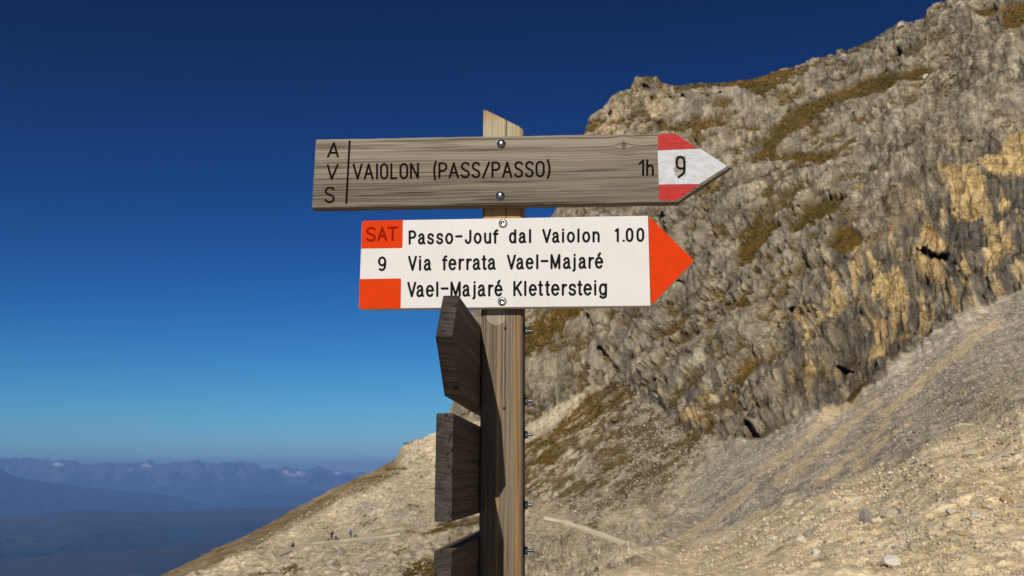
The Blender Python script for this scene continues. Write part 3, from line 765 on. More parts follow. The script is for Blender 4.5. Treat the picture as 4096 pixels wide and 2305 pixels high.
# ------------------------------------------------------------------ far mountains and valley
M_FAR = mat_far()
def ridge(name, label, crest, r0, zbase, slope, seed, rough, c_lo, c_hi, rows=70, step=4.0, snow=None, spread=4.0, tex=900.0):
    X = np.concatenate([np.arange(-3000, -300, step * 4), np.arange(-300, 1700, step), np.arange(1700, 2800, step * 4)]); m = len(X)
    cx_, cy_ = np.array(crest, float).T
    cyi = np.interp(X, cx_, cy_)
    if snow: cyi = 1862 + (cyi - 1862) * 1.35
    q = np.stack([X / 60.0, 0 * X + seed, 0 * X], 1)
    cyi = cyi - rough * fbm(q, 5, seed, 0.6, True)
    dd = rays(X, cyi)
    rcol = r0 * (1 + 0.05 * fbm(np.stack([X / 260.0, 0 * X + seed * 3.1, 0 * X], 1), 3, seed + 5))
    top = CAM[None] + dd * rcol[:, None]
    hzn = dd.copy(); hzn[:, 2] = 0
    L = []
    for fr in (1.0, 0.55, 0.2):
        L.append(top + hzn * (900 * fr) - np.array([0, 0, 500 * fr]))
    s = np.linspace(0, 1, rows) ** 1.1
    for t in s:
        z = top[:, 2] * (1 - t) + zbase * t
        L.append(np.concatenate([top[:, :2] - hzn[:, :2] * ((top[:, 2] - z) / slope)[:, None], z[:, None]], 1))
    Q = np.stack(L, 0); k = len(L)
    flat = Q.reshape(-1, 3)
    tfull = np.repeat(np.concatenate([np.zeros(3), s]), m)
    hd = np.tile(hzn, (k, 1))
    gull = fbm(flat * np.array([1 / tex, 1 / tex, 1 / (tex * 2.2)]), 5, seed + 40, 0.55, True)
    flat = flat - hd * (gull * tex * 0.5 * np.clip(tfull * spread, 0, 1))[:, None]
    flat[:, 2] += gull * tex * 0.05 * np.clip(tfull * spread, 0, 1)
    mixn = sstep(-0.3, 0.5, fbm(flat / (tex * 0.9), 4, seed + 60, 0.6) + 0.5 - tfull * 1.3)
    cc = mixa(C3(*c_lo), C3(*c_hi), mixn)
    if snow:
        XX_ = np.tile(X, k); YY_ = np.interp(XX_, X, cyi) + tfull * 0
        # pixel height of each vertex
        v = flat - CAM; dep = v @ _fw
        vy = PH / 2 - FPX * (v @ CU) / dep; vx = PW / 2 + FPX * (v @ CR) / dep
        sn = np.zeros(len(flat))
        wz = fbm(flat / 260.0, 3, seed + 70)
        for (ax, ay, hw, hh) in snow:
            sn = np.maximum(sn, 1 - sstep(0.6, 1.2, np.hypot((vx - ax + wz * 14) / hw, (vy - ay + wz * 6) / hh)))
        sn = sn * sstep(-0.25, 0.1, fbm(flat / np.array([300.0, 300.0, 160.0]), 4, seed + 80, 0.6))
        cc = mixa(cc, C3(0.85, 0.80, 0.78), sn)
    o = link(name, grid_mesh(name, flat, k, m, cc), M_FAR)
    tag(o, label, kind='structure')
    return o
ridge('far_mountain_range', 'hazy far range with snow patches on its crest',
      [(-1100, 1850), (0, 1850), (110, 1846), (230, 1852), (300, 1856), (370, 1868), (430, 1862), (480, 1862), (550, 1864), (598, 1852), (620, 1864), (660, 1866), (700, 1858), (740, 1862), (790, 1852), (830, 1862), (880, 1862), (960, 1856), (1010, 1862), (1060, 1880), (1100, 1878), (1150, 1872), (1185, 1876), (1225, 1884), (1272, 1870), (1320, 1884), (1360, 1886), (1400, 1892), (1450, 1888), (1500, 1898), (2700, 1860)],
      36000, -1000, 0.55, 7, 15, (0.02, 0.03, 0.025), (0.17, 0.14, 0.12), snow=[(232, 1858, 24, 7), (598, 1862, 30, 11), (515, 1880, 22, 5), (1140, 1886, 16, 10), (1165, 1898, 16, 8), (1205, 1893, 20, 18), (1352, 1893, 14, 5)])
ridge('middle_mountain_ridge', 'dark blue wooded ridge falling to the right below the far range',
      [(-1100, 1820), (0, 1882), (75, 1914), (248, 1938), (385, 1957), (528, 1969), (652, 1980), (745, 2005), (900, 2034), (1200, 2064), (2700, 2070)], 23000, -1000, 0.42, 19, 3, (0.012, 0.022, 0.016), (0.03, 0.036, 0.026))
ridge('wooded_spur', 'blue wooded spur rising to the right behind the left slope',
      [(-1100, 2120), (650, 2090), (760, 2040), (850, 2012), (963, 1984), (1180, 1968), (1500, 1955), (2700, 1950)], 26000, -1000, 0.42, 29, 3, (0.012, 0.022, 0.016), (0.03, 0.036, 0.026))
ridge('plateau', 'broad hazy blue plateau with pale clearings',
      [(-1100, 2080), (0, 2066), (186, 2056), (292, 2040), (385, 2040), (466, 2048), (621, 2048), (807, 2040), (932, 2036), (1180, 2027), (2700, 2020)], 15000, -980, 0.09, 37, 0.6, (0.010, 0.020, 0.014), (0.045, 0.045, 0.033), tex=1500.0, spread=2.0)
ridge('lower_hills', 'low dark wooded hills in the valley at bottom left',
      [(-1100, 2215), (0, 2235), (300, 2218), (621, 2190), (870, 2178), (1100, 2180), (2700, 2150)], 9500, -990, 0.07, 43, 0.6, (0.010, 0.020, 0.014), (0.04, 0.04, 0.03), tex=1200.0, spread=2.0)
th = np.linspace(-math.pi, math.pi, 181); rad = np.geomspace(150, 43000, 90)
TH, RA = np.meshgrid(th, rad)
vz = np.interp(np.log(RA.ravel()), np.log([150, 300, 900, 2500, 5000, 43000]), [-120, -150, -420, -800, -1000, -1010])
vp = np.stack([(RA * np.sin(TH)).ravel(), (RA * np.cos(TH)).ravel(), vz], 1)
vp[:, 2] += fbm(vp / 1800.0, 4, 71) * 40 * sstep(2000, 6000, RA.ravel())
vcol = mixa(C3(0.010, 0.02, 0.014), C3(0.045, 0.045, 0.03), sstep(0.0, 0.4, fbm(vp / 700.0, 5, 73, 0.6)))
tag(link('valley_floor', grid_mesh('valley_floor', vp, len(rad), len(th), vcol), M_FAR), 'hazy valley floor far below', kind='structure')

# ------------------------------------------------------------------ haze
bm = bmesh.new()
bmesh.ops.create_cube(bm, size=1.0)
bmesh.ops.transform(bm, matrix=Matrix.Translation((0, 0, -210)) @ Matrix.Diagonal((92000, 92000, 1760, 1)), verts=bm.verts)
m, nt, bs = new_mat('haze')
nt.nodes.remove(bs)
pv = nd(nt, 'ShaderNodeVolumePrincipled')
pv.inputs['Color'].default_value = (0.23, 0.46, 1.0, 1)
pv.inputs['Density'].default_value = 5.2e-5
nt.links.new(pv.outputs[0], nt.nodes['Material Output'].inputs['Volume'])
tag(bm_obj('haze', bm, m), 'thin blue mountain haze', kind='stuff')

# ------------------------------------------------------------------ the signpost
YAW = 0.0780375
SO = np.array([-0.251847, 1.535562, 0.0])            # left end of the white sign's face, in plan, seen from the camera
EX = np.array([math.cos(YAW), -math.sin(YAW), 0]); EY = np.array([math.sin(YAW), math.cos(YAW), 0])
PXC, PYC = 0.2345, 0.0525                            # post centre in the sign's own axes
PWID = 0.0690
post_root = bpy.data.objects.new('trail_signpost', None)
col.objects.link(post_root)
_pl = SO + EX * PXC + EY * PYC
post_root.location = (_pl[0], _pl[1], 0.0)
post_root.rotation_euler = (0, 0, -YAW)
post_root.empty_display_size = 0.2
tag(post_root, 'weathered wooden trail signpost with five direction boards bolted to it', 'signpost')

def _ray(px):
    return _fw + (px[0] - PW / 2) / FPX * CR - (px[1] - PH / 2) / FPX * CU
def onY(px, Y):
    d = _ray(px); s = ((SO @ EY) + Y) / (d @ EY); p = d * s
    return Vector(((p - SO) @ EX - PXC, Y - PYC, p[2] + CAM[2]))
def onX(px, X):
    d = _ray(px); s = ((SO @ EX) + X) / (d @ EX); p = d * s
    return Vector((X - PXC, (p - SO) @ EY - PYC, p[2] + CAM[2]))
def z3(x, y): return (1400 + x / 3.152, 820 + y / 3.152)
def z4(x, y): return (2050 + x / 3.1525, 820 + y / 3.1525)
def z1(x, y): return (1200 + x / 2.8622, 400 + y / 2.8622)
def z2(x, y): return (2050 + x / 2.8622, 400 + y / 2.8622)

ZT = 2.05                                            # reference heights for tints
def post_tint(nt, c, s):
    x, y, z = s
    nz = noise_n(nt, mapped(nt, (320, 320, 2.2)), 1, 3, 0.6)
    nlow = noise_n(nt, mapped(nt, (40, 40, 4)), 1, 3)
    # honey coloured wood near the top
    top = mth(nt, 'MULTIPLY', ramp(nt, z, [(0, (0, 0, 0)), (1, (1, 1, 1))]), 1.0)
    mr = nd(nt, 'ShaderNodeMapRange', interpolation_type='SMOOTHSTEP'); mr.inputs[1].default_value = 1.98; mr.inputs[2].default_value = 2.14
    nt.links.new(mth(nt, 'ADD', z, mth(nt, 'MULTIPLY', nlow, 0.06)), mr.inputs[0])
    c = mixc(nt, mth(nt, 'MULTIPLY', mr.outputs[0], 0.65), c, mixc(nt, 1.0, (0.50, 0.44, 0.28), ramp(nt, nz, [(0.35, (0.62, 0.60, 0.55)), (0.6, (1.1, 1.1, 1.1))]), 'MULTIPLY'))
    # rusty stain on the cut top left corner
    mr2 = nd(nt, 'ShaderNodeMapRange', interpolation_type='SMOOTHSTEP'); mr2.inputs[1].default_value = 2.212; mr2.inputs[2].default_value = 2.245
    nt.links.new(mth(nt, 'SUBTRACT', mth(nt, 'ADD', z, mth(nt, 'MULTIPLY', nlow, 0.03)), mth(nt, 'MULTIPLY', x, 0.3)), mr2.inputs[0])
    c = mixc(nt, mth(nt, 'MULTIPLY', mr2.outputs[0], mth(nt, 'MULTIPLY', nlow, 1.1)), c, (0.30, 0.13, 0.03))
    # orange resin streaks where the grey skin is worn off
    def streak(cx, wdt, amt, colr, lo=0.40):
        q = mth(nt, 'DIVIDE', mth(nt, 'ADD', mth(nt, 'SUBTRACT', x, cx), mth(nt, 'MULTIPLY', mth(nt, 'SUBTRACT', nlow, 0.5), 0.006)), wdt)
        g = mth(nt, 'POWER', 2.718, mth(nt, 'MULTIPLY', mth(nt, 'MULTIPLY', q, q), -1.0))
        mk = mth(nt, 'MULTIPLY', g, ramp(nt, nz, [(lo, (0, 0, 0)), (lo + 0.14, (1, 1, 1))]))
        return mixc(nt, mth(nt, 'MULTIPLY', mk, amt), c, colr)
    c = streak(0.0235, 0.0022, 0.75, (0.50, 0.22, 0.03), 0.40)
    c = streak(0.0300, 0.0024, 0.5, (0.36, 0.16, 0.03))
    c = streak(-0.006, 0.003, 0.55, (0.48, 0.24, 0.06), 0.46)
    c = streak(-0.020, 0.005, 0.30, (0.38, 0.21, 0.08), 0.50)
    # warm wood between the boards
    mr3 = nd(nt, 'ShaderNodeMapRange'); mr3.inputs[1].default_value = 0.06; mr3.inputs[2].default_value = 0.02
    nt.links.new(mth(nt, 'ABSOLUTE', mth(nt, 'SUBTRACT', z, 2.03)), mr3.inputs[0])
    c = mixc(nt, mth(nt, 'MULTIPLY', mr3.outputs[0], 0.55), c, (0.48, 0.24, 0.05))
    # round pale mark left by an old plate
    pc = onY((1986, 1262), 0.018)
    dx = mth(nt, 'SUBTRACT', x, pc.x); dz = mth(nt, 'SUBTRACT', z, pc.z)
    rr_ = mth(nt, 'SQRT', mth(nt, 'ADD', mth(nt, 'MULTIPLY', dx, dx), mth(nt, 'MULTIPLY', dz, dz)))
    mk = ramp(nt, mth(nt, 'DIVIDE', rr_, 0.0165), [(0.93, (1, 1, 1)), (1.0, (0, 0, 0))])
    c = mixc(nt, mth(nt, 'MULTIPLY', mk, 0.33), c, (0.50, 0.45, 0.36))
    # drying crack with two nail holes
    kc = onY((2021, 1400), 0.018); kt = onY((2021, 1240), 0.018); kb = onY((2017, 1668), 0.018)
    wob = noise_n(nt, mapped(nt, (0.01, 0.01, 22)), 1, 2)
    qx = mth(nt, 'ABSOLUTE', mth(nt, 'ADD', mth(nt, 'SUBTRACT', x, kc.x), mth(nt, 'MULTIPLY', mth(nt, 'SUBTRACT', wob, 0.5), 0.006)))
    ln = ramp(nt, mth(nt, 'DIVIDE', qx, 0.0012), [(0.3, (1, 1, 1)), (1.0, (0, 0, 0))])
    zz = nd(nt, 'ShaderNodeMapRange'); zz.inputs[1].default_value = kb.z - 0.012; zz.inputs[2].default_value = kb.z + 0.05
    nt.links.new(z, zz.inputs[0])
    c = mixc(nt, mth(nt, 'MULTIPLY', mth(nt, 'MULTIPLY', ln, zz.outputs[0]), 0.9), c, (0.012, 0.010, 0.008))
    for hp, hr in (((2021, 1314), 0.0032), ((2017, 1634), 0.0028)):
        h = onY(hp, 0.018)
        dx = mth(nt, 'SUBTRACT', x, h.x); dz = mth(nt, 'MULTIPLY', mth(nt, 'SUBTRACT', z, h.z), 0.7)
        q = mth(nt, 'SQRT', mth(nt, 'ADD', mth(nt, 'MULTIPLY', dx, dx), mth(nt, 'MULTIPLY', dz, dz)))
        c = mixc(nt, ramp(nt, mth(nt, 'DIVIDE', q, hr), [(0.4, (1, 1, 1)), (1.0, (0, 0, 0))]), c, (0.008, 0.006, 0.005))
    return c

M_POST = mat_board('post_wood', (0.225, 0.178, 0.122), (0.186, 0.145, 0.096), (0.146, 0.112, 0.072), 'Z', 1.3, tint=post_tint, bend=0.0018)
def sign_tint(nt, c, s):
    # the upper edge is bleached lighter
    nlow = noise_n(nt, mapped(nt, (5, 5, 60)), 1, 3)
    mr = nd(nt, 'ShaderNodeMapRange', interpolation_type='SMOOTHSTEP'); mr.inputs[1].default_value = 2.105; mr.inputs[2].default_value = 2.165
    nt.links.new(mth(nt, 'ADD', s[2], mth(nt, 'MULTIPLY', nlow, 0.03)), mr.inputs[0])
    return mixc(nt, 1.0, c, mixc(nt, mr.outputs[0], (0.95, 0.93, 0.90), (1.35, 1.32, 1.27)), 'MULTIPLY')
kpos = onY(z2(1275, 520), -0.006)
M_WSIGN = mat_board('silvered_wood', (0.245, 0.212, 0.168), (0.205, 0.174, 0.134), (0.170, 0.141, 0.105), 'X', 4.7, knot=(kpos.x, kpos.z, 0.010), bend=0.0007, tint=sign_tint)
M_SIDE = mat_board('board_wood', (0.165, 0.115, 0.066), (0.115, 0.078, 0.043), (0.078, 0.052, 0.028), 'Y', 8.1, bend=0.003)
M_STEEL = mat_plain('zinc_steel', (0.22, 0.235, 0.25), 0.30, 1.0)
M_BRIGHT = mat_plain('bright_steel', (0.50, 0.50, 0.46), 0.25, 1.0)
M_NUT = mat_plain('dull_steel', (0.10, 0.11, 0.12), 0.38, 1.0)
M_BLACK = mat_plain('black_rubber', (0.012, 0.012, 0.012), 0.7)
M_WHITE = mat_plain('white_plastic', (0.585, 0.555, 0.515), 0.5, 0, 0.15, 0.012)
def mat_sheet():
    m, nt, bs = new_mat('white_plastic_sheet')
    n1 = noise_n(nt, mapped(nt, (90, 1, 7)), 1, 4, 0.6); n2 = noise_n(nt, mapped(nt, (14, 1, 14)), 1, 4, 0.6)
    n3 = noise_n(nt, mapped(nt, (300, 1, 300)), 1, 2, 0.5)
    c = mixc(nt, 1.0, (0.63, 0.60, 0.565), ramp(nt, n1, [(0.28, (0.97, 0.965, 0.95)), (0.5, (1, 1, 1))]), 'MULTIPLY')
    c = mixc(nt, 1.0, c, ramp(nt, n2, [(0.3, (0.95, 0.945, 0.93)), (0.6, (1, 1, 1))]), 'MULTIPLY')
    c = mixc(nt, 1.0, c, ramp(nt, n3, [(0.22, (0.55, 0.5, 0.45)), (0.27, (1, 1, 1))]), 'MULTIPLY')
    nt.links.new(c, bs.inputs['Base Color']); bs.inputs['Roughness'].default_value = 0.5; bs.inputs['Specular IOR Level'].default_value = 0.15
    return m
M_WHITE = mat_sheet()
M_ORANGE = mat_plain('orange_red_film', (0.58, 0.040, 0.003), 0.6, 0, 0.03, 0.06)
M_INK = mat_plain('black_engraving', (0.010, 0.010, 0.009), 0.9, 0, 0.04)
M_BURN = mat_plain('dark_engraving', (0.008, 0.006, 0.004), 0.95, 0, 0.03)
M_SATR = mat_plain('dark_red_engraving', (0.24, 0.008, 0.002), 0.9, 0, 0.02)

def mat_paint(name, c, bare=(0.20, 0.165, 0.125), lo=0.30):
    m, nt, bs = new_mat(name)
    n1 = noise_n(nt, mapped(nt, (9, 9, 330)), 1, 4, 0.65)
    n2 = noise_n(nt, mapped(nt, (70, 70, 110), loc=(3, 1, 2)), 1, 4, 0.6)
    k = mth(nt, 'ADD', mth(nt, 'MULTIPLY', n1, 0.75), mth(nt, 'MULTIPLY', n2, 0.35))
    fac = ramp(nt, k, [(lo + 0.06, (0.35, 0.35, 0.35)), (lo + 0.16, (1, 1, 1))])
    cc = mixc(nt, 1.0, ramp(nt, n2, [(0.3, tuple(x * 0.82 for x in c)), (0.7, tuple(min(1, x * 1.1) for x in c))]), (1, 1, 1), 'MULTIPLY')
    nt.links.new(mixc(nt, fac, bare, cc), bs.inputs['Base Color'])
    bs.inputs['Roughness'].default_value = 0.5
    bs.inputs['Specular IOR Level'].default_value = 0.12
    bump(nt, bs, mth(nt, 'ADD', n1, mth(nt, 'MULTIPLY', n2, 0.6)), 0.6, 0.0012)
    return m
M_PRED = mat_paint('red_paint', (0.42, 0.020, 0.016), (0.16, 0.016, 0.012))
M_PWHITE = mat_paint('white_paint', (0.52, 0.52, 0.515), (0.24, 0.21, 0.18))

def dense(pts, step=0.012, jit=0.0, seed=0):
    rnd = random.Random(seed); out = []
    for a, b in zip(pts, pts[1:] + pts[:1]):
        nn = max(1, int((b - a).length / step))
        for k in range(nn):
            p = a.lerp(b, k / nn)
            if k and jit:
                p = p + Vector((0, 0, rnd.uniform(-jit, jit)))
            out.append(p)
    return out
def rounded(pts, rad, seg=5):
    """round the corners of an x-z outline; rad: one radius per corner"""
    out = []; m_ = len(pts)
    for i, p in enumerate(pts):
        r_ = rad[i]
        if r_ <= 0:
            out.append(p); continue
        a = (pts[i - 1] - p).normalized(); b = (pts[(i + 1) % m_] - p).normalized()
        ang = a.angle(b); t = r_ / math.tan(ang / 2)
        p1 = p + a * t; p2 = p + b * t
        for k in range(seg + 1):
            u = k / seg
            out.append((p1 * (1 - u) ** 2) + (p * 2 * u * (1 - u)) + (p2 * u * u))
    return out
def slab(name, pts, thick, mat, parent, bev=0.003, seg=2, axis=Vector((0, 1, 0))):
    bm = bmesh.new()
    vs_ = [bm.verts.new(p) for p in pts]
    f = bm.faces.new(vs_)
    r_ = bmesh.ops.extrude_face_region(bm, geom=[f])
    nv_ = [v for v in r_['geom'] if isinstance(v, bmesh.types.BMVert)]
    bmesh.ops.translate(bm, vec=axis * thick, verts=nv_)
    bmesh.ops.recalc_face_normals(bm, faces=bm.faces)
    if bev:
        ed = [e for e in bm.edges if len(e.link_faces) == 2 and any(len(ff.verts) == len(pts) for ff in e.link_faces)]
        bmesh.ops.bevel(bm, geom=ed, offset=bev, segments=seg, profile=0.6, affect='EDGES')
    bmesh.ops.triangulate(bm, faces=[ff for ff in bm.faces if len(ff.verts) > 8])
    return bm_obj(name, bm, mat, parent)
def sheet(name, pts, mat, parent):
    bm = bmesh.new()
    f = bm.faces.new([bm.verts.new(p) for p in pts])
    bm.normal_update()
    if f.normal.y > 0: f.normal_flip()
    bmesh.ops.triangulate(bm, faces=[f])
    return bm_obj(name, bm, mat, parent)

# --- the post
bm = bmesh.new()
hw = PWID / 2; rc = 0.0065
ring = []
for cx, cy, a0 in ((hw - rc, -hw + rc, -90), (hw - rc, hw - rc, 0), (-hw + rc, hw - rc, 90), (-hw + rc, -hw + rc, 180)):
    for k in range(7):
        a = R(a0 + 90 * k / 6); ring.append((cx + rc * math.cos(a), cy + rc * math.sin(a)))
tl = onY((1932, 435), 0.018); tr = onY((2092, 514), 0.018)
ztop = lambda x: tl.z + (x - tl.x) / (tr.x - tl.x) * (tr.z - tl.z)
lv = [bm.verts.new((x, y, -0.35)) for x, y in ring]
uv_ = [bm.verts.new((x, y, ztop(x) - 0.0)) for x, y in ring]
for k in range(len(ring)):
    j = (k + 1) % len(ring)
    bm.faces.new((lv[k], lv[j], uv_[j], uv_[k]))
cap = bm.faces.new(uv_); bm.faces.new(lv[::-1])
bmesh.ops.bevel(bm, geom=[e for e in cap.edges], offset=0.0025, segments=2, affect='EDGES')
bmesh.ops.recalc_face_normals(bm, faces=bm.faces)
post = bm_obj('post', bm, M_POST, post_root)
for p_ in post.data.polygons: p_.use_smooth = abs(p_.normal.z) < 0.2
tag(post, 'square upright post with a slanted top, grey with orange streaks')

# --- wooden arrow board
YW = -0.006
wood = slab('wooden_arrow_board', dense([onY(q, YW) for q in (z1(178, 450), (2706, 532), (2924, 669), (2712, 809), z1(132, 1237))], 0.014, 0.00045, 3), 0.0238, M_WSIGN, post_root, 0.0028, 2)
tag(wood, 'grey weathered wooden arrow board with engraved black letters and painted tip')
def Y_(q, dy): return onY(q, YW - dy)
sheet('red_painted_band', [Y_(z2(*q), .0004) for q in ((1664, 402), (1720, 388), (1866, 387), (2116, 553), (1668, 576))], M_PRED, wood)
sheet('white_painted_band', [Y_(z2(*q), .0004) for q in ((1662, 579), (1900, 569), (2150, 558), (2458, 757), (2140, 963), (1800, 966), (1676, 970))], M_PWHITE, wood)
sheet('red_painted_band', [Y_(z2(*q), .0004) for q in ((1675, 973), (2140, 966), (1886, 1150), (1678, 1152))], M_PRED, wood)
# bare wood showing round the figure
bx_ = [(1840, 640), (1995, 635), (1985, 880), (1850, 895), (1838, 760)]
M_WORN = mat_paint('worn_white_paint', (0.36, 0.33, 0.29), (0.15, 0.12, 0.09), 0.42)
sheet('worn_patch', [Y_(z2(*q), .00055) for q in ((1862, 655), (1905, 640), (1985, 645), (1990, 700), (1982, 860), (1930, 880), (1868, 878), (1850, 800), (1862, 720))], M_WORN, wood)

# --- stroke lettering
def arc(cx, cy, rx, ry, a0, a1, k=14):
    return [(cx + rx * math.cos(R(a0 + (a1 - a0) * i / k)), cy + ry * math.sin(R(a0 + (a1 - a0) * i / k))) for i in range(k + 1)]
def crom(p, k=5):
    p = [p[0]] + list(p) + [p[-1]]; out = []
    for i in range(1, len(p) - 2):
        for j in range(k):
            t = j / k
            out.append(tuple(0.5 * (2 * p[i][c] + (p[i + 1][c] - p[i - 1][c]) * t + (2 * p[i - 1][c] - 5 * p[i][c] + 4 * p[i + 1][c] - p[i + 2][c]) * t * t + (3 * p[i][c] - p[i - 1][c] - 3 * p[i + 1][c] + p[i + 2][c]) * t ** 3) for c in (0, 1)))
    out.append(p[-2])
    return out
XH = 0.755
def stadium(y0, y1, ry):
    return arc(.5, y1 - ry, .5, ry, 0, 180) + arc(.5, y0 + ry, .5, ry, 180, 360) + [(1, y1 - ry)]
bowl_o = arc(.5, XH / 2, .5, XH / 2, 90, 450, 26)
GL = {
    'P': [[(0, 0), (0, 1)], [(0, 1), (.48, 1)] + arc(.5, .74, .5, .26, 90, -90) + [(0, .48)]],
    'a': [crom([(.06, .60), (.2, .71), (.45, XH), (.7, .71), (.82, .55), (.83, .3), (.86, .08), (1.02, .01)]), crom([(.82, .45), (.45, .43), (.12, .34), (0, .19), (.1, .04), (.36, 0), (.62, .06), (.82, .22)])],
    's': [crom([(.97, .60), (.82, .71), (.5, XH), (.2, .71), (.05, .57), (.16, .44), (.5, .38), (.85, .31), (.97, .18), (.84, .05), (.5, 0), (.17, .04), (0, .15)])],
    'o': [bowl_o], '-': [[(0, .55), (1, .55)]],
    'J': [[(1, 1), (1, .3)] + arc(.5, .27, .5, .27, 0, -170)],
    'u': [[(0, XH), (0, .28)] + arc(.5, .27, .5, .27, 180, 350), [(1, XH), (1, 0)]],
    'f': [[(.25, 0), (.25, .78)] + arc(.75, .80, .5, .2, 180, 80), [(-.1, .72), (.85, .72)]],
    'd': [[(1, 0), (1, 1)], bowl_o], 'l': [[(.5, 0), (.5, 1)]], 'I': [[(.5, 0), (.5, 1)]],
    'V': [[(0, 1), (.5, 0)], [(.5, 0), (1, 1)]],
    'i': [[(.5, 0), (.5, XH)], [(.5, .99), (.5, 1.0)]],
    'n': [[(0, 0), (0, XH)], [(0, .42)] + arc(.5, .46, .5, .29, 170, 0) + [(1, 0)]],
    'h': [[(0, 0), (0, 1)], [(0, .36)] + arc(.5, .40, .5, .29, 170, 0) + [(1, 0)]],
    '1': [[(1, 0), (1, 1)], [(1, 1), (0, .86)]], '.': [[(.5, .03), (.52, .03)]],
    '0': [stadium(0, 1, .36)], 'O': [stadium(0, 1, .3)],
    'e': [[(0, .40), (1, .40)], arc(.5, XH / 2, .5, XH / 2, 4, 318, 24)],
    'r': [[(0, 0), (0, XH)], crom([(0, .45), (.25, .63), (.6, .73), (1, .72)])],
    't': [crom([(.42, .98), (.42, .6), (.42, .25), (.48, .06), (.72, 0), (.95, .02)]), [(0, .74), (.92, .74)]],
    'M': [[(0, 0), (0, 1)], [(0, 1), (.5, .06)], [(.5, .06), (1, 1)], [(1, 1), (1, 0)]],
    'j': [crom([(1, XH), (1, .4), (1, 0), (.9, -.14), (.5, -.2), (.2, -.2)]), [(1, .99), (1, 1.0)]],
    'K': [[(0, 0), (0, 1)], [(1, 1), (0, .36)], [(.36, .58), (1, 0)]],
    'g': [bowl_o, crom([(1, XH), (1, .4), (1, .02), (.93, -.16), (.6, -.25), (.25, -.22), (.08, -.15)])],
    '9': [arc(.5, .69, .5, .31, 90, 450, 26), crom([(1, .68), (.98, .42), (.9, .2), (.7, .05), (.4, 0), (.12, .08)])],
    'S': [crom([(.97, .86), (.82, .96), (.5, 1), (.2, .95), (.03, .78), (.14, .61), (.5, .5), (.86, .39), (.98, .22), (.82, .05), (.5, 0), (.18, .04), (0, .15)])],
    'A': [[(0, 0), (.5, 1)], [(.5, 1), (1, 0)], [(.2, .33), (.8, .33)]], 'L': [[(0, 1), (0, 0)], [(0, 0), (1, 0)]],
    'N': [[(0, 0), (0, 1)], [(0, 1), (1, 0)], [(1, 0), (1, 1)]], 'T': [[(0, 1), (1, 1)], [(.5, 1), (.5, 0)]],
    'D': [[(0, 0), (0, 1)]],
}
GL['é'] = GL['e'] + [[(.42, .93), (.66, 1.1)]]
def strokes_obj(name, strokes, hwid, Yf, mat, parent, lab=None):
    """flat round-ended strokes in the plane of a board; strokes are lists of photo pixels"""
    bm = bmesh.new(); k = 0
    for st in strokes:
        yy = Yf - 0.00007 - 0.00001 * (k % 24); k += 1
        p = [onY(q, yy) for q in st]
        q2 = [p[0]]
        for a in p[1:]:
            if (a - q2[-1]).length > 1e-5: q2.append(a)
        p = q2
        closed = len(p) > 4 and (p[0] - p[-1]).length < 1.5e-4
        if closed: p = p[:-1]
        m_ = len(p)
        L = []; Rr = []
        for i in range(m_):
            if closed: t = p[(i + 1) % m_] - p[i - 1]
            elif m_ == 1: t = Vector((1, 0, 0))
            else: t = p[min(i + 1, m_ - 1)] - p[max(i - 1, 0)]
            t.normalize(); nrm = Vector((-t.z, 0, t.x))
            L.append(bm.verts.new(p[i] + nrm * hwid)); Rr.append(bm.verts.new(p[i] - nrm * hwid))
        for i in range(m_ if closed else m_ - 1):
            j = (i + 1) % m_
            bm.faces.new((L[i], L[j], Rr[j], Rr[i]))
        if not closed:
            for (c, t, a_, b_) in ((p[0], (p[0] - p[1]) if m_ > 1 else Vector((-1, 0, 0)), Rr[0], L[0]), (p[-1], (p[-1] - p[-2]) if m_ > 1 else Vector((1, 0, 0)), L[-1], Rr[-1])):
                t = t.normalized(); nrm = a_.co - c
                fan = [a_] + [bm.verts.new(c + nrm * math.cos(R(180 * s / 8)) + t * hwid * math.sin(R(180 * s / 8))) for s in range(1, 8)] + [b_]
                bm.faces.new(fan)
    bm.normal_update()
    for f in bm.faces:
        if f.normal.y > 0: f.normal_flip()
    o = bm_obj(name, bm, mat, parent)
    if lab: o['label'] = lab
    return o
def row(items, base, cap):
    """items: (glyph, x left, x right) in photo pixels; base and cap: lines ((x,y),(x,y))"""
    out = []
    def ln(l, x): return l[0][1] + (l[1][1] - l[0][1]) * (x - l[0][0]) / (l[1][0] - l[0][0])
    for g, a, b in items:
        for st in GL[g]:
            out.append([((a + (b - a) * u), ln(base, a + (b - a) * u) + (ln(cap, a + (b - a) * u) - ln(base, a + (b - a) * u)) * v) for u, v in st])
    return out
def words(name, items, base, cap, hwid, Yf, mat, parent, lab):
    grp = [[items[0]]]
    for it in items[1:]:
        if it[1] - grp[-1][-1][2] > 27: grp.append([])
        grp[-1].append(it)
    for g_ in grp:
        strokes_obj(name, row(g_, base, cap), hwid, Yf, mat, parent, lab + ': ' + ''.join(q[0] for q in g_))
X3 = lambda L: [(g, z3(a, 0)[0], z3(b, 0)[0]) for g, a, b in L]
X4 = lambda L: [(g, z4(a, 0)[0], z4(b, 0)[0]) for g, a, b in L]
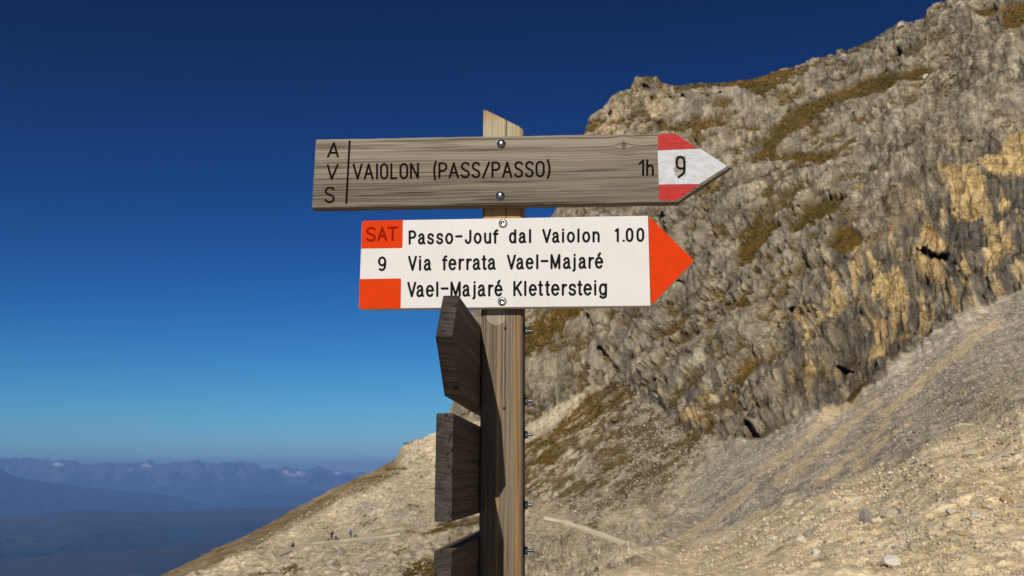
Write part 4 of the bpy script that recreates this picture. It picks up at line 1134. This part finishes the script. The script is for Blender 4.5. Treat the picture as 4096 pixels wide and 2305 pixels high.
# wood sign letters
X1 = lambda L: [(g, z1(a, 0)[0], z1(b, 0)[0]) for g, a, b in L]
X2 = lambda L: [(g, z2(a, 0)[0], z2(b, 0)[0]) for g, a, b in L]
HB = 0.00175
s_ = [[z1(320, 652), z1(388, 492)], [z1(388, 492), z1(434, 650)], [z1(343, 605), z1(420, 605)],
      [z1(318, 747), z1(362, 905)], [z1(362, 905), z1(430, 744)]]
s_ += row(X1([('S', 291, 388)]), (z1(290, 1170), z1(390, 1168)), (z1(290, 1006), z1(390, 1004)))
strokes_obj('lettering', s_, HB, YW - .0003, M_BURN, wood, 'engraved letters A V S stacked at the left end')
strokes_obj('engraved_line', [[z1(568, 474), z1(549, 830), z1(530, 1180)]], HB, YW - .0003, M_BURN, wood)
bl = (z1(640, 904), z2(340, 874)); cl = (z1(640, 740), z2(340, 708))
items = X1([('V', 613, 706), ('A', 740, 832), ('I', 872, 892), ('O', 926, 1000), ('L', 1045, 1102), ('O', 1150, 1227), ('N', 1270, 1350), ('P', 1596, 1676), ('A', 1713, 1808), ('S', 1850, 1934), ('S', 1975, 2053), ('P', 2203, 2283), ('A', 2325, 2420), ('S', 2463, 2545)]) + X2([('S', 155, 232), ('O', 275, 357)])
strokes_obj('lettering', row(items[:7], bl, cl), HB, YW - .0003, M_BURN, wood, 'engraved word VAIOLON')
s_ = row(items[7:], bl, cl) + [crom([z1(1556, 708), z1(1540, 765), z1(1536, 830), z1(1547, 910)]), [z1(2095, 890), z1(2165, 716)], crom([z2(402, 688), z2(420, 745), z2(422, 830), z2(402, 895)])]
strokes_obj('lettering', s_, HB, YW - .0003, M_BURN, wood, 'engraved words (PASS/PASSO) in brackets')
strokes_obj('lettering', [[z2(1457, 728), z2(1497, 692)], [z2(1497, 692), z2(1495, 860)], [z2(1542, 690), z2(1542, 860)], crom([z2(1542, 775), z2(1568, 752), z2(1596, 757), z2(1606, 790), z2(1606, 860)])], HB, YW - .0003, M_BURN, wood, 'engraved walking time 1h')
nine = [[(1922 + 43 * math.cos(R(a)), 718 + 66 * math.sin(R(a))) for a in np.linspace(-8, 352, 30)]]
s_ = [[z2(*q) for q in crom([(1966, 712), (1955, 668), (1925, 652), (1893, 664), (1880, 715), (1890, 768), (1922, 784), (1964, 783)])], [z2(*q) for q in crom([(1966, 700), (1968, 780), (1958, 835), (1902, 884)])]]
strokes_obj('numeral', s_, HB * 1.05, YW - .0009, M_BURN, wood, 'engraved black figure 9 on the white band')

# --- white plastic arrow sign
YP = 0.0
outl = [onY(q, YP) for q in ((1447.6, 883.5), (2593, 863), (2777.5, 1043.6), (2602.8, 1224.2), (1434.5, 1236))]
outl = rounded(outl, [0.004, 0.0005, 0.006, 0.0005, 0.005])
plast = slab('plastic_arrow_sign', outl, 0.0172, M_WHITE, post_root, 0.0008, 1)
tag(plast, 'white and orange red plastic arrow sign with black lettering')
def block(name, pxs, rads, mat, dy=0.0004):
    return sheet(name, rounded([onY(q, YP - dy) for q in pxs], rads), mat, plast)
block('orange_corner', (z3(153, 202), z3(667, 190), z3(660, 543), z3(140, 550)), [0.0035, 0, 0.0025, 0], M_ORANGE)
block('orange_corner', (z3(122, 936), z3(645, 926), z3(637, 1304), z3(112, 1310)), [0, 0.0025, 0, 0.0045], M_ORANGE)
block('orange_arrow_tip', (z4(1716, 140), z4(2290, 704), z4(1745, 1270)), [0, 0.0058, 0], M_ORANGE)
strokes_obj('engraved_line', [[z4(1713, 142), z4(1743, 1268)]], 0.0004, YP - 0.0005, M_INK, plast)
HP = 0.0019
r1 = (X3([('P', 752, 822), ('a', 870, 937), ('s', 985, 1046), ('s', 1100, 1162), ('o', 1213, 1288), ('-', 1340, 1406), ('J', 1460, 1517), ('o', 1573, 1646), ('u', 1703, 1766), ('f', 1818, 1866), ('d', 2017, 2083), ('a', 2140, 2208), ('l', 2260, 2280)]) +
         X4([('V', 388, 476), ('a', 512, 580), ('i', 628, 647), ('o', 698, 773), ('l', 822, 841), ('o', 892, 966), ('n', 1022, 1086), ('1', 1303, 1328), ('.', 1396, 1408), ('0', 1442, 1511), ('0', 1577, 1648)]), (z3(752, 488), z4(1610, 453)), (z3(752, 334), z4(1610, 302)))
words('lettering', *r1, HP, YP - .0003, M_INK, plast, 'word in the first black line')
r2 = (X3([('V', 745, 831), ('i', 873, 893), ('a', 943, 1011), ('f', 1178, 1222), ('e', 1254, 1329), ('r', 1383, 1427), ('r', 1480, 1524), ('a', 1560, 1631), ('t', 1672, 1712), ('a', 1750, 1824), ('V', 1992, 2079), ('a', 2110, 2180), ('e', 2228, 2302)]) +
         X4([('l', 302, 322), ('-', 368, 440), ('M', 492, 590), ('a', 650, 722), ('j', 762, 783), ('a', 846, 917), ('r', 972, 1016), ('é', 1052, 1130)]), (z3(785, 818), z4(1090, 790)), (z3(785, 655), z4(1090, 626)))
words('lettering', *r2, HP, YP - .0003, M_INK, plast, 'word in the second black line')
r3 = (X3([('V', 735, 822), ('a', 850, 922), ('e', 970, 1046), ('l', 1090, 1110), ('-', 1157, 1228), ('M', 1280, 1382), ('a', 1430, 1500), ('j', 1550, 1570), ('a', 1624, 1696), ('r', 1755, 1797), ('é', 1834, 1910)]) +
         X4([('K', 24, 106), ('l', 151, 171), ('e', 219, 294), ('t', 334, 374), ('t', 422, 462), ('e', 500, 580), ('r', 635, 677), ('s', 720, 790), ('t', 830, 870), ('e', 908, 988), ('i', 1033, 1053), ('g', 1103, 1178)]), (z3(780, 1150), z4(1045, 1128)), (z3(780, 982), z4(1045, 962)))
words('lettering', *r3, HP, YP - .0003, M_INK, plast, 'word in the third black line')
strokes_obj('numeral', row(X3([('9', 366, 444)]), (z3(366, 822), z3(444, 821)), (z3(366, 664), z3(444, 662))), HP, YP - .0003, M_INK, plast, 'black figure 9 between the orange corners')
strokes_obj('lettering', row(X3([('S', 214, 314), ('A', 356, 458), ('T', 484, 590)]), (z3(214, 450), z3(590, 442)), (z3(214, 292), z3(590, 284))), 0.0017, YP - .0008, M_SATR, plast, 'engraved letters SAT in the upper orange corner')

# --- bolts
def lathe(profile, c, axis, mat, name, parent, seg=24, smooth=True):
    """profile: (radius, height) pairs, turned about an axis through c"""
    bm = bmesh.new(); rings = []
    q = Vector((0, 0, 1)).rotation_difference(Vector(axis))
    for r_, h in profile:
        if r_ < 1e-7:
            rings.append([bm.verts.new(c + q @ Vector((0, 0, h)))])
        else:
            rings.append([bm.verts.new(c + q @ Vector((r_ * math.cos(2 * math.pi * k / seg), r_ * math.sin(2 * math.pi * k / seg), h))) for k in range(seg)])
    for a, b in zip(rings[:-1], rings[1:]):
        for k in range(seg):
            j = (k + 1) % seg
            if len(a) == 1 and len(b) == 1: continue
            if len(a) == 1: bm.faces.new((a[0], b[k], b[j]))
            elif len(b) == 1: bm.faces.new((a[k], a[j], b[0]))
            else: bm.faces.new((a[k], a[j], b[j], b[k]))
    bmesh.ops.recalc_face_normals(bm, faces=bm.faces)
    return bm_obj(name, bm, mat, parent, smooth)
dome = [(0.0077 * math.sin(R(a)) if a else 0, 0.0050 * math.cos(R(a))) for a in range(0, 91, 10)]
for q in ((2005.4, 576.5), (2001, 784)):
    lathe(dome + [(0.0077, -0.002)], onY(q, YW), (0, -1, 0), M_STEEL, 'dome_bolt_head', wood)
for q in ((2011.7, 894.5), (2008.5, 1206)):
    hb = lathe([(0, 0.0030), (0.0028, 0.0030), (0.0034, 0.0050), (0.0052, 0.0046), (0.0060, 0.0030), (0.0064, 0.0012), (0.0074, 0.0010), (0.0074, -0.001)], onY(q, YP), (0, -1, 0), M_BRIGHT, 'bolt_head', plast)
    # bright inset
hexp = lambda r_, h0, h1: [(0, h0), (r_ * 0.9, h0), (r_, h0 + 0.0006), (r_, h1 - 0.0006), (r_ * 0.9, h1), (0, h1)]

# --- the three boards on the left side of the post, seen end on
XL = PXC - PWID / 2 - 0.0003
def end_board(name, prof, thick, seed, centre, lab, nuts, tilt=0.0, back=0.30):
    """prof: front outline in the (depth, height) plane, top to bottom"""
    mats = [mat_endgrain('end_grain', seed, centre), M_SIDE]
    bm = bmesh.new()
    pts = [Vector((XL - PXC, p[0], p[1])) for p in prof]
    pts = pts + [Vector((XL - PXC, back, pts[-1].z)), Vector((XL - PXC, back, pts[0].z))]
    f = bm.faces.new([bm.verts.new(p) for p in pts])
    r_ = bmesh.ops.extrude_face_region(bm, geom=[f])
    bmesh.ops.translate(bm, vec=Vector((-thick, 0, 0)), verts=[v for v in r_['geom'] if isinstance(v, bmesh.types.BMVert)])
    bmesh.ops.recalc_face_normals(bm, faces=bm.faces)
    bmesh.ops.bevel(bm, geom=list(bm.edges), offset=0.0016, segments=2, profile=0.6, affect='EDGES')
    bm.normal_update()
    for ff in bm.faces:
        ff.material_index = 0 if ff.normal.y < -0.25 else 1
    me = bpy.data.meshes.new(name); bm.to_mesh(me); bm.free()
    for m_ in mats: me.materials.append(m_)
    o = link(name, me, None, post_root)
    tag(o, lab)
    for ny in nuts:
        c = onY((2112, ny), PYC); c.x = PWID / 2
        lathe([(0, -0.0004), (0.0125, -0.0004), (0.0128, 0.0002), (0.0128, 0.0012), (0, 0.0014)], c, (1, 0, 0), M_BLACK, 'washer', o)
        lathe(hexp(0.0060, 0.0014, 0.0062), c, (1, 0, 0), M_NUT, 'nut', o, 6, False)
        thr = [(0, 0.0062)]
        for k in range(10):
            thr += [(0.0025, 0.0062 + k * 0.00085), (0.0021, 0.0062 + k * 0.00085 + 0.0004)]
        lathe(thr + [(0.0022, 0.0147), (0, 0.0147)], c, (1, 0, 0), M_NUT, 'bolt', o, 12)
    return o
def px_prof(L): 
    return [(v.y, v.z) for v in (onX(q, XL) for q in L)]
p1 = px_prof([(1836, 1182), (1809, 1345), (1841, 1584)])
end_board('arrow_board', p1, 0.0220, 1.0, (0.030, 2.4), 'dark wooden board whose pointed end sticks out over the white sign', (1325, 1605))
p2 = px_prof([(1813, 1652), (1808, 2088)]); ym = (p2[0][0] + p2[1][0]) / 2
end_board('square_board', [(ym, p2[0][1]), (ym, p2[1][1])], 0.0225, 2.0, (-0.085, p2[1][1] - 0.09), 'dark wooden board with a square cracked end, in the middle', (1740, 2020.7))
p3 = px_prof([(1808, 2205)])
end_board('square_board', [(p3[0][0], p3[0][1]), (p3[0][0], p3[0][1] - 0.132)], 0.0232, 3.0, (-0.02, p3[0][1] - 0.16), 'dark wooden board cut off by the bottom edge of the picture', (2203,))
# ------------------------------------------------------------------ boulders, stones and gravel
def rock_mesh(name, seed, sub=2, flat=0.7, rough=0.28):
    bm = bmesh.new()
    bmesh.ops.create_icosphere(bm, subdivisions=sub, radius=0.5)
    co = np.array([v.co[:] for v in bm.verts])
    q = co * 1.7 + seed * 7.3
    n_ = fbm(q, 3, seed + 900, 0.6)
    rs = np.random.default_rng(seed)
    for k in range(11):                      # cut flat faces
        dn = rs.normal(size=3); dn /= np.linalg.norm(dn)
        t = 0.24 + 0.14 * rs.random()
        ex = co @ dn - t
        co = co - np.outer(np.clip(ex, 0, 9), dn)
    co = co * (1 + rough * n_[:, None])
    co[:, 2] *= flat
    for v, c in zip(bm.verts, co): v.co = c
    me = bpy.data.meshes.new(name); bm.to_mesh(me); bm.free()
    return me
M_RC = mat_stone('cream_limestone', (0.40, 0.33, 0.225), (0.58, 0.50, 0.365))
M_RG = mat_stone('grey_limestone', (0.20, 0.18, 0.15), (0.31, 0.28, 0.23))
M_RB = mat_stone('rusty_limestone', (0.36, 0.23, 0.10), (0.52, 0.37, 0.19))
M_RWH = mat_stone('white_limestone', (0.44, 0.39, 0.31), (0.58, 0.53, 0.44))
BOULD = [(3472, 2083, 62, 60, M_RG, 1.0, 'grey blocky boulder, darkest on the bright scree bank'),
         (3561, 2056, 70, 40, M_RC, .6, 'long cream boulder just right of the grey blocky boulder'),
         (3612, 2054, 34, 28, M_RG, .8, 'small grey rock at the right end of the long cream boulder'),
         (3203, 2180, 70, 46, M_RC, .7, 'cream egg shaped boulder alone on the sandy track'),
         (3240, 2155, 30, 30, M_RG, .9, 'small grey rock tucked behind the egg shaped boulder'),
         (3877, 1819, 64, 34, M_RC, .6, 'cream wedge of rock high on the right of the scree'),
         (4030, 2008, 50, 38, M_RB, .75, 'rusty brown rock near the right edge of the picture'),
         (3572, 2258, 62, 48, M_RWH, .8, 'pale lilac grey boulder by the bottom edge right of centre'),
         (3272, 2222, 46, 30, M_RWH, .7, 'white jagged rock below the egg shaped boulder'),
         (3330, 2047, 44, 32, M_RC, .75, 'cream rock on the crest of the bank, left of the grey boulder'),
         (3911, 2068, 66, 30, M_RWH, .5, 'flat white slab of rock low on the right'),
         (3811, 2061, 44, 26, M_RWH, .6, 'white stone left of the flat white slab'),
         (3511, 2090, 40, 32, M_RC, .8, 'cream rock leaning on the right side of the grey boulder'),
         (3394, 2163, 30, 22, M_RB, .7, 'small tan stone below the grey blocky boulder'),
         (3752, 1800, 26, 22, M_RC, .8, 'small cream rock left of the high wedge of rock'),
         (3373, 226, 38, 28, M_RWH, .75, 'white boulder standing on the skyline of the ridge'),
         (3699, 293, 28, 18, M_RWH, .7, 'white rock on the turf ledge below the right skyline'),
         (3617, 112, 40, 24, M_RC, .7, 'cream boulder on the upper right skyline'),
         (1495, 2280, 150, 44, M_RC, .5, 'broad flat rock outcrop at the bottom left of the post'),
         (1330, 2262, 70, 40, M_RC, .6, 'cream rock left of the broad flat outcrop')]
for k, (x, y, wpx, hpx, mt, fl_, lab) in enumerate(BOULD):
    g = ground_at(x, y + hpx * (0.3 if y > 300 else 0.75))
    me = rock_mesh('boulder', 30 + k, 3, 1.0, 0.16)
    o = link('boulder', me, mt)
    sxz = px_size(g, wpx)
    o.scale = (sxz * 1.1, sxz * 1.0, px_size(g, hpx) * 1.25)
    o.rotation_euler = (0.15 * math.sin(k * 2.1), 0.2 * math.cos(k * 1.7), k * 1.3)
    o.location = g + np.array([0, 0, px_size(g, hpx) * 0.22])
    tag(o, lab, 'boulder', 'boulders on the mountainside')
rs = np.random.default_rng(5)
protos = [rock_mesh('stone', 60 + k, 1, 0.75, 0.4) for k in range(6)]
for k, me in enumerate(protos):
    me.materials.append((M_RC, M_RWH, M_RG, M_RC, M_RB, M_RC)[k])
_cl = np.random.default_rng(77)
_cx, _cy = np.meshgrid(np.arange(512) * 8.0, np.arange(289) * 8.0)
CLUMP = fbm(np.stack([(_cx / 150.0 + _cy / 300.0).ravel(), (_cy / 60.0).ravel(), 0 * _cx.ravel() + 3.3], 1), 3, 990, 0.6).reshape(_cx.shape)
def zone_path(x, y):
    for p in PATHS:
        if p[0][0] - 20 < x < p[-1][0] + 20 and abs(y - np.interp(x, [q[0] for q in p], [q[1] for q in p])) < 20: return True
    return False
def rand_spot(kind):
    while True:
        if kind == 'bank':
            x = rs.uniform(2560, 4090); y = rs.uniform(1640, 2300)
            if y < np.interp(x, kxp, kyp) + 12: continue
        elif kind == 'scree':
            x = rs.uniform(2500, 4090); y = rs.uniform(1200, 2220)
            if y > np.interp(x, kxp, kyp) or y < np.interp(x, bxp, byp) + 40: continue
            if any(p_[0][0] < x < p_[-1][0] and abs(y - np.interp(x, [q[0] for q in p_], [q[1] for q in p_])) < w_ * 0.7 for p_, w_ in SAND): continue
        else:
            x = rs.uniform(900, 2500); y = rs.uniform(1830, 2300)
            if y < np.interp(x, sx, sy) + 45 or (1725 < x < 2110): continue
            if x > 2110 and y < 2000: continue
        if zone_path(x, y): continue
        if kind == 'bank' and CLUMP[int(np.clip(y, 0, 2304)) // 8, int(np.clip(x, 0, 4095)) // 8] < rs.uniform(-0.35, 0.3): continue
        return x, y
SHADE = ('cream', 'white', 'grey', 'cream', 'rusty', 'cream')
MARKS = {'bank': [(3472, 2083, 'the grey blocky boulder'), (3203, 2180, 'the egg shaped boulder'), (3877, 1819, 'the high cream wedge'), (4030, 2008, 'the rusty brown rock'), (3572, 2258, 'the pale lilac boulder'), (3911, 2068, 'the flat white slab'), (2760, 2215, 'the end of the footpath')],
         'scree': [(3877, 1819, 'the high cream wedge'), (3010, 1735, 'the cave at the cliff foot'), (3330, 2047, 'the cream rock on the crest'), (2610, 2215, 'the end of the footpath')],
         'slope': [(1335, 2150, 'the dark pair of hikers'), (1410, 2145, 'the blue pair of hikers'), (1495, 2280, 'the broad flat outcrop'), (1172, 2190, 'the lone hiker'), (2230, 2090, 'the footpath right of the post')]}
RANK = ['nearest', 'second nearest', 'third nearest', 'fourth nearest', 'fifth nearest', 'sixth nearest', 'seventh nearest', 'eighth nearest', 'ninth nearest', 'tenth nearest', 'eleventh nearest', 'twelfth nearest', 'thirteenth nearest', 'fourteenth nearest', 'fifteenth nearest', 'sixteenth nearest', 'seventeenth nearest', 'eighteenth nearest', 'nineteenth nearest', 'twentieth nearest']
bins = {}
for k in range(210):
    zone = 'bank' if k < 120 else ('scree' if k < 155 else 'slope')
    x, y = rand_spot(zone)
    g = ground_at(x, y)
    s = px_size(g, rs.uniform(13, 30) * (1 if zone == 'bank' else 0.65))
    kind_ = int(rs.integers(0, 6))
    o = link('stone', protos[kind_])
    o.scale = (s * rs.uniform(.8, 1.3), s * rs.uniform(.8, 1.3), s * rs.uniform(.7, 1.0))
    o.rotation_euler = tuple(rs.uniform(-0.5, 0.5, 2)) + (rs.uniform(0, 6.28),)
    o.location = g + np.array([0, 0, s * 0.2])
    mxk = min(MARKS[zone], key=lambda m_: math.hypot(m_[0] - x, m_[1] - y))
    dx, dy = x - mxk[0], y - mxk[1]
    side_ = ('left of' if dx < 0 else 'right of') if abs(dx) > abs(dy) else ('above' if dy < 0 else 'below')
    bins.setdefault((zone, SHADE[kind_], side_, mxk[2]), []).append((math.hypot(dx, dy), o))
    tag(o, None, 'stone', {'bank': 'loose stones on the bright bank', 'scree': 'loose stones on the grey scree', 'slope': 'loose stones on the pale slope'}[zone])
for (zone, shade, side_, mark), L_ in bins.items():
    L_.sort(key=lambda t: t[0])
    for r_, (d_, o) in enumerate(L_):
        o['label'] = f'small {shade} stone {side_} {mark}' + ('' if len(L_) == 1 else f', {RANK[min(r_, 19)]} of {shade} ones')
# gravel: thousands of pieces as one object per zone
ico = [(np.array([v.co[:] for v in m_.vertices]), np.array([p.vertices[:] for p in m_.polygons])) for m_ in [rock_mesh('g', 80 + k, 1, 0.8, 0.35) for k in range(4)]]
def gravel(name, label, zone, count, lo, hi, mat):
    V = []; F = []; off = 0; CL = []
    for k in range(count):
        x, y = rand_spot(zone)
        g = ground_at(x, y); s = px_size(g, lo + (hi - lo) * rs.random() ** 2.2)
        v, f = ico[rs.integers(0, 4)]
        a = rs.uniform(0, 6.28); ca, sa = math.cos(a), math.sin(a)
        v = v * s * rs.uniform(.75, 1.25, 3)
        v = np.stack([v[:, 0] * ca - v[:, 1] * sa, v[:, 0] * sa + v[:, 1] * ca, v[:, 2]], 1) + g + np.array([0, 0, s * 0.2])
        V.append(v); F.append(f + off); off += len(v)
        tone = (rs.uniform(.72, 1.1) if rs.random() < .85 else rs.uniform(1.05, 1.25)) * np.array(mat) * rs.uniform(.93, 1.07, 3)
        CL.append(np.tile(np.append(np.minimum(tone, .8), 0.0), (len(v), 1)))
    me = bpy.data.meshes.new(name)
    V = np.concatenate(V); F = np.concatenate(F)
    me.vertices.add(len(V)); me.vertices.foreach_set('co', V.astype(np.float32).ravel())
    me.loops.add(F.size); me.loops.foreach_set('vertex_index', F.astype(np.int32).ravel())
    me.polygons.add(len(F)); me.polygons.foreach_set('loop_start', np.arange(0, F.size, 3, dtype=np.int32)); me.polygons.foreach_set('loop_total', np.full(len(F), 3, np.int32))
    at = me.color_attributes.new('Col', 'FLOAT_COLOR', 'POINT'); at.data.foreach_set('color', np.concatenate(CL).astype(np.float32).ravel())
    me.update(calc_edges=True)
    tag(link(name, me, M_TERR), label, kind='stuff')
gravel('bank_gravel', 'coarse pale gravel strewn over the bright bank', 'bank', 8000, 5, 20, (0.52, 0.43, 0.295))
gravel('scree_gravel', 'coarse grey gravel of the scree below the cliff', 'scree', 8000, 4, 12, (0.45, 0.385, 0.29))
gravel('slope_gravel', 'coarse pale gravel on the slope round the post', 'slope', 7500, 4, 14, (0.42, 0.35, 0.24))

# turf clumps on the grassy ledges
def turf(count):
    cand = np.where((grass > 0.45) & (gx > 900) & (gx < 4130) & (gy < 2330))[0]
    wgt = np.clip(rr[cand], 20, 260) ** 1.0
    pick = rs.choice(cand, count, p=wgt / wgt.sum())
    V = []; F = []; CL = []; off = 0
    for q in pick:
        g = P[q]; s = rr[q] / FPX * rs.uniform(5, 15)
        v, f = ico[rs.integers(0, 4)]
        a = rs.uniform(0, 6.28); ca, sa = math.cos(a), math.sin(a)
        v = v * s * np.array([1.2, 1.2, 0.7]) * rs.uniform(.7, 1.3, 3)
        v = np.stack([v[:, 0] * ca - v[:, 1] * sa, v[:, 0] * sa + v[:, 1] * ca, v[:, 2]], 1) + g
        V.append(v); F.append(f + off); off += len(v)
        tone = gcol[q] * rs.uniform(.55, 1.35) * np.array([1, rs.uniform(.92, 1.12), 1])
        CL.append(np.tile(np.append(tone, 0.0), (len(v), 1)))
    me = bpy.data.meshes.new('turf'); V = np.concatenate(V); F = np.concatenate(F)
    me.vertices.add(len(V)); me.vertices.foreach_set('co', V.astype(np.float32).ravel())
    me.loops.add(F.size); me.loops.foreach_set('vertex_index', F.astype(np.int32).ravel())
    me.polygons.add(len(F)); me.polygons.foreach_set('loop_start', np.arange(0, F.size, 3, dtype=np.int32)); me.polygons.foreach_set('loop_total', np.full(len(F), 3, np.int32))
    at = me.color_attributes.new('Col', 'FLOAT_COLOR', 'POINT'); at.data.foreach_set('color', np.concatenate(CL).astype(np.float32).ravel())
    me.update(calc_edges=True)
    tag(link('turf', me, M_TERR), 'olive brown alpine turf clumps on the ledges and slopes', kind='stuff')
turf(9000)

# ------------------------------------------------------------------ hikers
def skin_mesh(name, joints, edges, rad, root):
    bm = bmesh.new(); lay = bm.verts.layers.skin.verify(); vv_ = {}
    for k in rad:
        v = bm.verts.new(joints[k]); v[lay].radius = (rad[k], rad[k]); v[lay].use_root = (k == root); vv_[k] = v
    for a, b in edges:
        if a in vv_ and b in vv_: bm.edges.new((vv_[a], vv_[b]))
    me = bpy.data.meshes.new(name); bm.to_mesh(me); bm.free()
    o = bpy.data.objects.new('tmp', me); col.objects.link(o)
    o.modifiers.new('s', 'SKIN'); ss = o.modifiers.new('ss', 'SUBSURF'); ss.levels = 1; ss.render_levels = 1
    dg = bpy.context.evaluated_depsgraph_get()
    out = bpy.data.meshes.new_from_object(o.evaluated_get(dg)); out.name = name
    bpy.data.objects.remove(o)
    out.polygons.foreach_set('use_smooth', np.full(len(out.polygons), True))
    return out
EDG = [('pel', 'bel'), ('bel', 'che'), ('che', 'nec'), ('nec', 'hea'), ('hea', 'cro')] + [e for s in 'lr' for e in (('che', 'sh' + s), ('sh' + s, 'el' + s), ('el' + s, 'wr' + s), ('wr' + s, 'ha' + s), ('pel', 'hi' + s), ('hi' + s, 'kn' + s), ('kn' + s, 'an' + s), ('an' + s, 'to' + s))]
RB = dict(pel=.13, bel=.115, che=.14, nec=.055, hea=.085, cro=.075)
for s in 'lr': RB.update({'sh' + s: .06, 'el' + s: .042, 'wr' + s: .032, 'ha' + s: .036, 'hi' + s: .085, 'kn' + s: .058, 'an' + s: .042, 'to' + s: .04})
def stand(step=0.18, bend=0.0):
    j = dict(pel=(0, 0, .92), bel=(0, .06 * bend, 1.08), che=(0, .22 * bend, 1.32), nec=(0, .34 * bend, 1.47), hea=(0, .40 * bend + .01, 1.58), cro=(0, .42 * bend + .01, 1.67))
    for s, q in (('l', -1), ('r', 1)):
        j.update({'sh' + s: (.18 * q, .23 * bend, 1.38), 'el' + s: (.23 * q, .23 * bend - .12 * q, 1.10), 'wr' + s: (.22 * q, .30 * bend + .08 - .14 * q, .90), 'ha' + s: (.21 * q, .32 * bend + .10 - .15 * q, .82),
                  'hi' + s: (.09 * q, 0, .86), 'kn' + s: (.10 * q, step * q * .55 + .03, .48), 'an' + s: (.10 * q, step * q, .07), 'to' + s: (.11 * q, step * q + .16, .03)})
    return j
def sit():
    j = dict(pel=(0, 0, .34), bel=(0, .03, .50), che=(0, .08, .74), nec=(0, .12, .90), hea=(0, .15, 1.0), cro=(0, .16, 1.09))
    for s, q in (('l', -1), ('r', 1)):
        j.update({'sh' + s: (.18 * q, .08, .80), 'el' + s: (.24 * q, .16, .56), 'wr' + s: (.16 * q, .36, .50), 'ha' + s: (.12 * q, .43, .50),
                  'hi' + s: (.10 * q, .06, .30), 'kn' + s: (.13 * q, .42, .46), 'an' + s: (.13 * q, .52, .07), 'to' + s: (.13 * q, .70, .03)})
    return j
M_SKIN = mat_plain('skin', (0.45, 0.28, 0.20), 0.6)
M_HAIR = mat_plain('dark_hair', (0.02, 0.015, 0.012), 0.7)
def cloth(name, c): return mat_plain(name, c, 0.85, 0, 0.2)
def hiker(px, py, scale, face, joints, jacket, trousers, lab, pack=None, seat=None):
    g = ground_at(px, py)
    t = bpy.data.objects.new('person', None); col.objects.link(t)
    t.location = g + np.array([0, 0, 0.12]); t.rotation_euler = (0, 0, face); t.scale = (scale,) * 3
    tag(t, lab, 'person', 'hikers on the left slope')
    link('body', skin_mesh('body', joints, EDG, RB, 'pel'), M_SKIN, t)
    up = {k: RB[k] * 1.22 for k in RB if k in ('bel', 'che') or k[:2] in ('sh', 'el', 'wr')}; up['pel'] = .15
    link('jacket', skin_mesh('jacket', joints, EDG, up, 'pel'), jacket, t)
    lo = {k: RB[k] * 1.2 for k in RB if k == 'pel' or k[:2] in ('hi', 'kn', 'an')}
    link('trousers', skin_mesh('trousers', joints, EDG, lo, 'pel'), trousers, t)
    sh = {k: RB[k] * 1.25 for k in RB if k[:2] in ('an', 'to')}
    jj = dict(joints)
    for s in 'lr':
        link('boot', skin_mesh('boot', joints, EDG, {'an' + s: .055, 'to' + s: .052}, 'an' + s), M_HAIR, t)
    hc = Vector(joints['cro'])
    bm = bmesh.new(); bmesh.ops.create_icosphere(bm, subdivisions=2, radius=0.105)
    for v in bm.verts:
        v.co.z = max(v.co.z * 0.95, -0.02 if v.co.y > 0 else -0.08); v.co += hc + Vector((0, -0.015, 0.0))
    link_o = bm_obj('hair', bm, M_HAIR, t, True)
    if pack is not None:
        bm = bmesh.new(); bmesh.ops.create_cube(bm, size=1)
        bmesh.ops.bevel(bm, geom=list(bm.edges), offset=0.2, segments=3, affect='EDGES')
        c = Vector(joints['che']) * 0.6 + Vector(joints['bel']) * 0.4
        for v in bm.verts: v.co = Vector((v.co.x * .32, v.co.y * .22, v.co.z * .52)) + c + Vector((0, -.24, 0.03))
        bm_obj('backpack', bm, pack, t, True)
BLK = cloth('black_cloth', (0.010, 0.010, 0.012)); NAVY = cloth('navy_cloth', (0.035, 0.045, 0.10)); BLUE = cloth('blue_cloth', (0.04, 0.12, 0.42)); TURQ = cloth('turquoise_cloth', (0.02, 0.30, 0.42))
GREYT = cloth('grey_cloth', (0.05, 0.045, 0.04))
hiker(1326, 2167, 0.98, R(150), stand(.2, .3), BLK, BLK, 'taller hiker all in black, left one of the dark pair on the slope', BLK)
hiker(1341, 2166, 0.86, R(-70), sit(), BLK, NAVY, 'crouching hiker in black jacket and navy trousers beside the tall black one')
hiker(1403, 2158, 0.86, R(40), stand(.15, .5), BLUE, BLK, 'standing hiker in blue jacket, dark hair, right pair on the slope', None)
hiker(1417, 2158, 0.92, R(-80), sit(), TURQ, BLK, 'sitting hiker in bright turquoise jacket at the right of the group')
hiker(1172, 2196, 0.95, R(170), sit(), BLK, BLK, 'lone hiker in black low among the rocks, leftmost on the slope', BLK)
